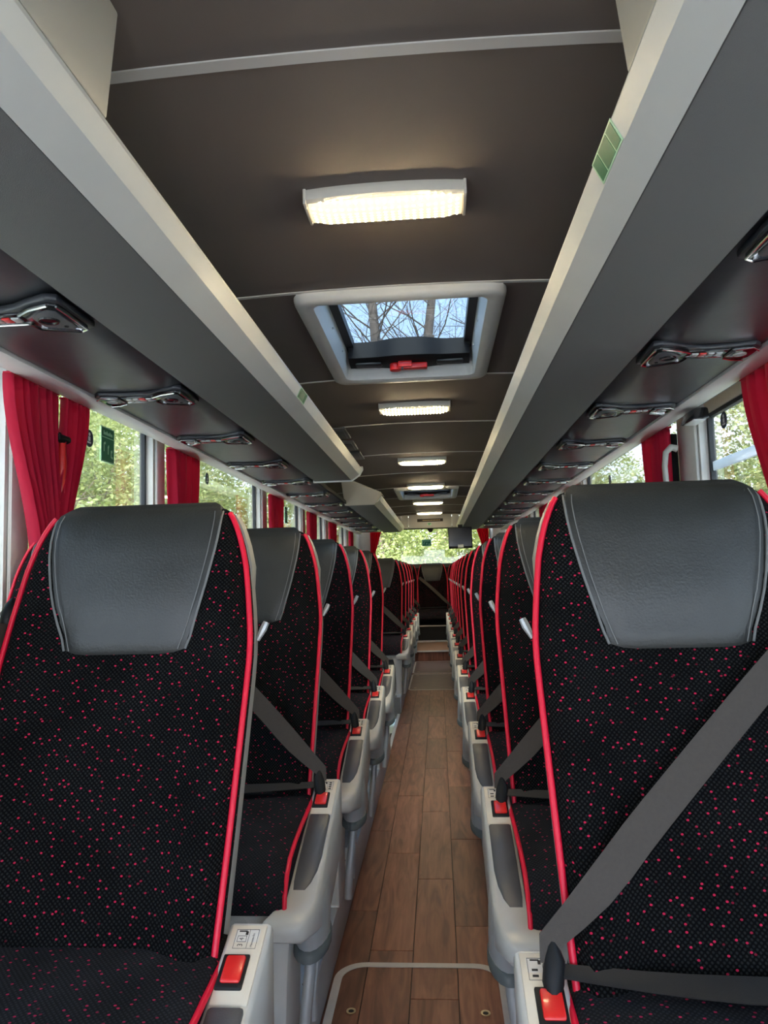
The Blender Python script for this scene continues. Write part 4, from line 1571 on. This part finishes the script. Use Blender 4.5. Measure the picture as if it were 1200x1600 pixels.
def make_seat(a, aisle, fastened=True, numbered=False, plain=False):
    root = empty('coach_seat')
    inst('back', 'seat_back', 'fabric', root)
    inst('shell', 'back_shell', 'shell', root)
    hd = inst('leather', 'headrest', 'leather', root)
    for k in ('seamL', 'seamR', 'seamLb', 'seamRb'):
        inst(k, 'seam', 'seam', hd)
    inst('pipeL', 'piping', 'piping', root)
    inst('pipeR', 'piping', 'piping', root)
    inst('cushion', 'cushion', 'fabric_seat', root)
    inst('cpipeL', 'cushion_piping', 'piping', root)
    inst('cpipeR', 'cushion_piping', 'piping', root)
    if aisle:
        armrest(root, a, numbered)
        pedestal(root, a)
        # small grab knob on the shell beside the aisle
        z = 0.905
        MB().tube([(a * 0.220, interp(BACK, z) - 0.004, z - 0.020), (a * 0.230, interp(BACK, z) + 0.0, z), (a * 0.235, interp(BACK, z) + 0.004, z + 0.012)], 0.008, 8, rr=[0.004, 0.007, 0.006]).build('grab_knob', 'silver', root)
    elif not plain:
        MB().box(-0.225, 0.225, -0.335, -0.275, 0.292, 0.327).build('front_beam', 'shell', root, bevel=0.004)
        x0, x1 = -0.03, 0.03
        MB().box(x0, x1, -0.33, -0.24, 0.0, 0.293).build('leg', 'arm', root, bevel=0.004)
    belt(root, a, fastened, aisle)
    return root


SEATX, WINX = 0.466, 0.949
L0, R0, PITCH = 1.05, 0.98, 0.75
LROWS = [0, 1, 2, 3, 4, 7, 8, 9, 10, 11]
RROWS = list(range(0, 12))
protos = {}


def place(s, aisle, row, y, label, group, fastened=True, numbered=False):
    a = -s
    key = (s, aisle, fastened, numbered)
    if key not in protos:
        o = make_seat(a, aisle, fastened, numbered)
        protos[key] = o
    else:
        o = copy_tree(protos[key])
    o.location = (s * (SEATX if aisle else WINX), y, POD)
    tag(o, label, 'coach seat', group)
    return o


for idx, r in enumerate(LROWS):
    y = L0 + PITCH * r
    where = ('%s row from the camera' % ORD[idx]) if r < 7 else ('%s row behind the stairwell' % ORD[idx - 5])
    lab = 'aisle seat left of the aisle, %s' % where
    if r == 0:
        lab = 'large black aisle seat left of the aisle nearest the camera, belt unfastened'
    place(-1, True, r, y, lab, 'seats left of the aisle', fastened=(r != 0), numbered=(r == 0))
    place(-1, False, r, y - (0.17 if r == 0 else 0), 'window seat on the left side, %s' % where, 'seats left of the aisle')
for r in RROWS:
    y = R0 + PITCH * r
    lab = 'aisle seat right of the aisle, %s row from the camera' % ORD[r]
    if r == 0:
        lab = 'large black aisle seat right of the aisle nearest the camera, belt across it'
    place(1, True, r, y, lab, 'seats right of the aisle')
    place(1, False, r, y, 'window seat on the right side, %s row from the camera' % ORD[r], 'seats right of the aisle')

# rear bench: five seats on a dark base
bb = MB().box(-1.16, 1.16, 10.42, 11.0, POD, POD + 0.24).build('bench_base', 'carpet_dark', bevel=0.006)
tag(bb, 'black base under the rear bench seats', 'bench base')
MB().box(-0.262, 0.262, 10.395, 10.42, POD + 0.225, POD + 0.243).build('edge_strip', 'floor_trim', bb, bevel=0.003)
for i, x in enumerate((-0.912, -0.456, 0.0, 0.456, 0.912)):
    key = 'rear'
    if key not in protos:
        o = make_seat(1, False, True, plain=True)
        protos[key] = o
    else:
        o = copy_tree(protos[key])
    o.location = (x + (0.0), 10.73, POD + 0.0)
    tag(o, ['rear bench seat at the left window', 'rear bench seat left of the middle one', 'middle rear bench seat facing down the aisle, belt across it', 'rear bench seat right of the middle one', 'rear bench seat at the right window'][i], 'coach seat', 'rear bench seats')

# ------------------------------------------------------------------ outside
gr = MB().box(-60, 60, -60, 80, -1.35, -1.3).build('ground', 'asphalt', smooth=False)
tag(gr, kind='structure')


def leaf_mesh(name, n, rx, ry, rz, size, seed, hollow=0.35):
    rnd = random.Random(seed)
    vs, fs, var = [], [], []
    # clumps
    cl = []
    for _ in range(26):
        while True:
            p = Vector((rnd.uniform(-1, 1), rnd.uniform(-1, 1), rnd.uniform(-1, 1)))
            if hollow < p.length < 0.95:
                break
        cl.append((p, rnd.uniform(0.20, 0.42), rnd.uniform(-0.2, 0.2)))
    for i in range(n):
        c, r, dv = cl[rnd.randrange(len(cl))]
        d = Vector((rnd.gauss(0, 1), rnd.gauss(0, 1), rnd.gauss(0, 1)))
        d = d.normalized() * r * rnd.uniform(0.3, 1.0) ** 0.5
        p = c + d
        p = Vector((p.x * rx, p.y * ry, p.z * rz))
        ln = size * rnd.uniform(0.6, 1.4)
        t = Vector((rnd.gauss(0, 1), rnd.gauss(0, 1), rnd.gauss(0, 0.7))).normalized()
        b = t.cross(Vector((rnd.gauss(0, 1), rnd.gauss(0, 1), rnd.gauss(0, 1)))).normalized() * ln * 0.30
        o = len(vs)
        vs += [p - t * ln * 0.5, p + b, p + t * ln * 0.5, p - b]
        fs.append((o, o + 1, o + 2, o + 3))
        v = min(1, max(0, rnd.gauss(0.5 + dv, 0.24)))
        var.append(v)
    me = bpy.data.meshes.new(name)
    me.from_pydata([tuple(v) for v in vs], [], fs)
    at = me.attributes.new('leafvar', 'FLOAT', 'FACE')
    at.data.foreach_set('value', var)
    return me


def branch_mesh(mb, p, d, ln, r, depth, rnd, up=0.25, spread=0.6):
    n = 4
    pts, rr = [Vector(p)], [r]
    dd = Vector(d).normalized()
    q = Vector(p)
    for i in range(n):
        dd = (dd + Vector((rnd.gauss(0, 0.13), rnd.gauss(0, 0.13), rnd.gauss(0, 0.08) + up * 0.1))).normalized()
        q = q + dd * ln / n
        pts.append(q.copy())
        rr.append(r * (1 - 0.45 * (i + 1) / n))
    mb.tube(pts, r, 6 if depth > 1 else 4, rr=rr)
    if depth <= 0:
        return
    for k in range(3 if depth > 1 else 4):
        i = rnd.randrange(1, n + 1)
        nd = (dd + Vector((rnd.gauss(0, spread), rnd.gauss(0, spread), rnd.gauss(0.1, spread * 0.6)))).normalized()
        branch_mesh(mb, pts[i], nd, ln * rnd.uniform(0.5, 0.75), rr[i] * 0.55, depth - 1, rnd, up, spread)


LM = [leaf_mesh('foliage', 30000, 1.9, 1.9, 2.2, 0.062, 11), leaf_mesh('foliage', 30000, 1.7, 2.1, 2.3, 0.055, 12), leaf_mesh('foliage', 28000, 2.0, 1.8, 2.1, 0.068, 13)]
for k, me in enumerate(LM):
    me.materials.append(MAT['leaf' if k != 1 else 'leaf_olive'])
STEM = []
for k in range(2):
    rnd = random.Random(50 + k)
    mb = MB()
    branch_mesh(mb, (0, 0, -2.4), (0, 0, 1), 2.4, 0.10, 3, rnd, 0.3, 0.7)
    me = mb.mesh('trunk', ang=60)
    me.materials.append(MAT['bark'])
    STEM.append(me)


def shrub(x, y, z, sc_, k, label, group, rz=0.0, sz=1.0):
    root = tag(empty('leafy_tree', (x, y, z - 2.4 * sc_ * sz)), label, 'tree', group)
    f = ob('foliage', LM[k % 3], None, root)
    f.location = (0, 0, 2.4 * sc_ * sz)
    f.rotation_euler = (0, 0, rz)
    f.scale = (sc_, sc_, sc_ * sz)
    tag(f, kind='stuff')
    t = ob('trunk', STEM[k % 2], None, root)
    t.location = (0, 0, 2.4 * sc_ * sz)
    t.scale = (sc_, sc_, sc_ * sz)
    t.rotation_euler = (0, 0, rz)
    return root


rnd = random.Random(3)
i = 0
for y in (2.6, 5.2, 8.0, 11.2, 14.5, 18.0, 22.0):
    x = -5.6 - 0.05 * y + rnd.uniform(-0.4, 0.4)
    shrub(x, y, 1.5 + rnd.uniform(-0.2, 0.3), 1.15 + rnd.uniform(-0.1, 0.15), i, '%s green tree from the front outside the left windows' % ORD[i], 'trees outside the left windows', rnd.uniform(0, 6))
    i += 1
i = 0
for y in (3.0, 6.5, 10.0, 14.0, 18.5, 23.0):
    shrub(-10.5 + rnd.uniform(-0.6, 0.6), y, 3.6, 1.9 + rnd.uniform(-0.15, 0.15), i + 1, '%s taller olive tree from the front behind the left green trees' % ORD[i], 'taller trees outside the left windows', rnd.uniform(0, 6))
    i += 1
i = 0
for y in (2.2, 5.0, 8.2, 11.6, 15.0, 19.0):
    shrub(5.8 + rnd.uniform(-0.4, 0.4), y, 1.5 + rnd.uniform(-0.2, 0.3), 1.15 + rnd.uniform(-0.1, 0.15), i + 1, '%s green tree from the front outside the right windows' % ORD[i], 'trees outside the right windows', rnd.uniform(0, 6))
    i += 1
i = 0
for y in (4.0, 8.0, 12.5, 17.5):
    shrub(10.5 + rnd.uniform(-0.6, 0.6), y, 3.6, 1.9 + rnd.uniform(-0.15, 0.15), i, '%s taller olive tree from the front behind the right green trees' % ORD[i], 'taller trees outside the right windows', rnd.uniform(0, 6))
    i += 1
for i, (x, y) in enumerate(((-2.6, 15.0), (-0.6, 14.6), (1.3, 15.2), (3.2, 15.0))):
    shrub(x, y, 1.2, 1.05, i * 2, 'bright green bush behind the rear window, %s from the left' % ORD[i], 'bushes behind the rear window', rnd.uniform(0, 6))
for i, (x, y) in enumerate(((-4.0, 18.5), (-1.0, 18.0), (2.2, 18.6))):
    shrub(x, y, 1.8, 1.3, 2 + i, 'taller bush in the second row behind the rear window, %s from the left' % ORD[i], 'back bushes behind the rear window', rnd.uniform(0, 6))

# bare trees seen through the roof hatch
for i, (x, y, lean, lab) in enumerate(((-1.0, 17.0, -0.03, 'tall bare tree with two trunks above the rear, left one'), (0.2, 17.6, 0.0, 'tall bare tree with branches above the rear, right one'),
                                       (2.6, 18.5, 0.02, 'tall bare tree at the right of the roof-hatch view'))):
    rn = random.Random(90 + i)
    root = tag(empty('bare_tree', (x, y, -1.3)), lab, 'tree', 'bare trees behind the coach')
    mb = MB()
    pts, rr = [], []
    for k in range(9):
        pts.append((lean * k * 1.4 + rn.gauss(0, 0.06), rn.gauss(0, 0.06), 1.4 * k))
        rr.append(0.24 - 0.020 * k)
    mb.tube(pts, 0.2, 10, rr=rr)
    mb.build('trunk', 'bark', root, ang=60)
    br = MB()
    for k in range(40):
        z = rn.uniform(3.5, 11.0)
        an = rn.uniform(0, 2 * PI)
        branch_mesh(br, (lean * z, 0, z), (math.cos(an), math.sin(an) * 0.5, 0.55), rn.uniform(1.2, 2.6), 0.022, 3, rn, 0.5, 0.65)
    tag(br.build('branches', 'bark', root, ang=60), kind='stuff')
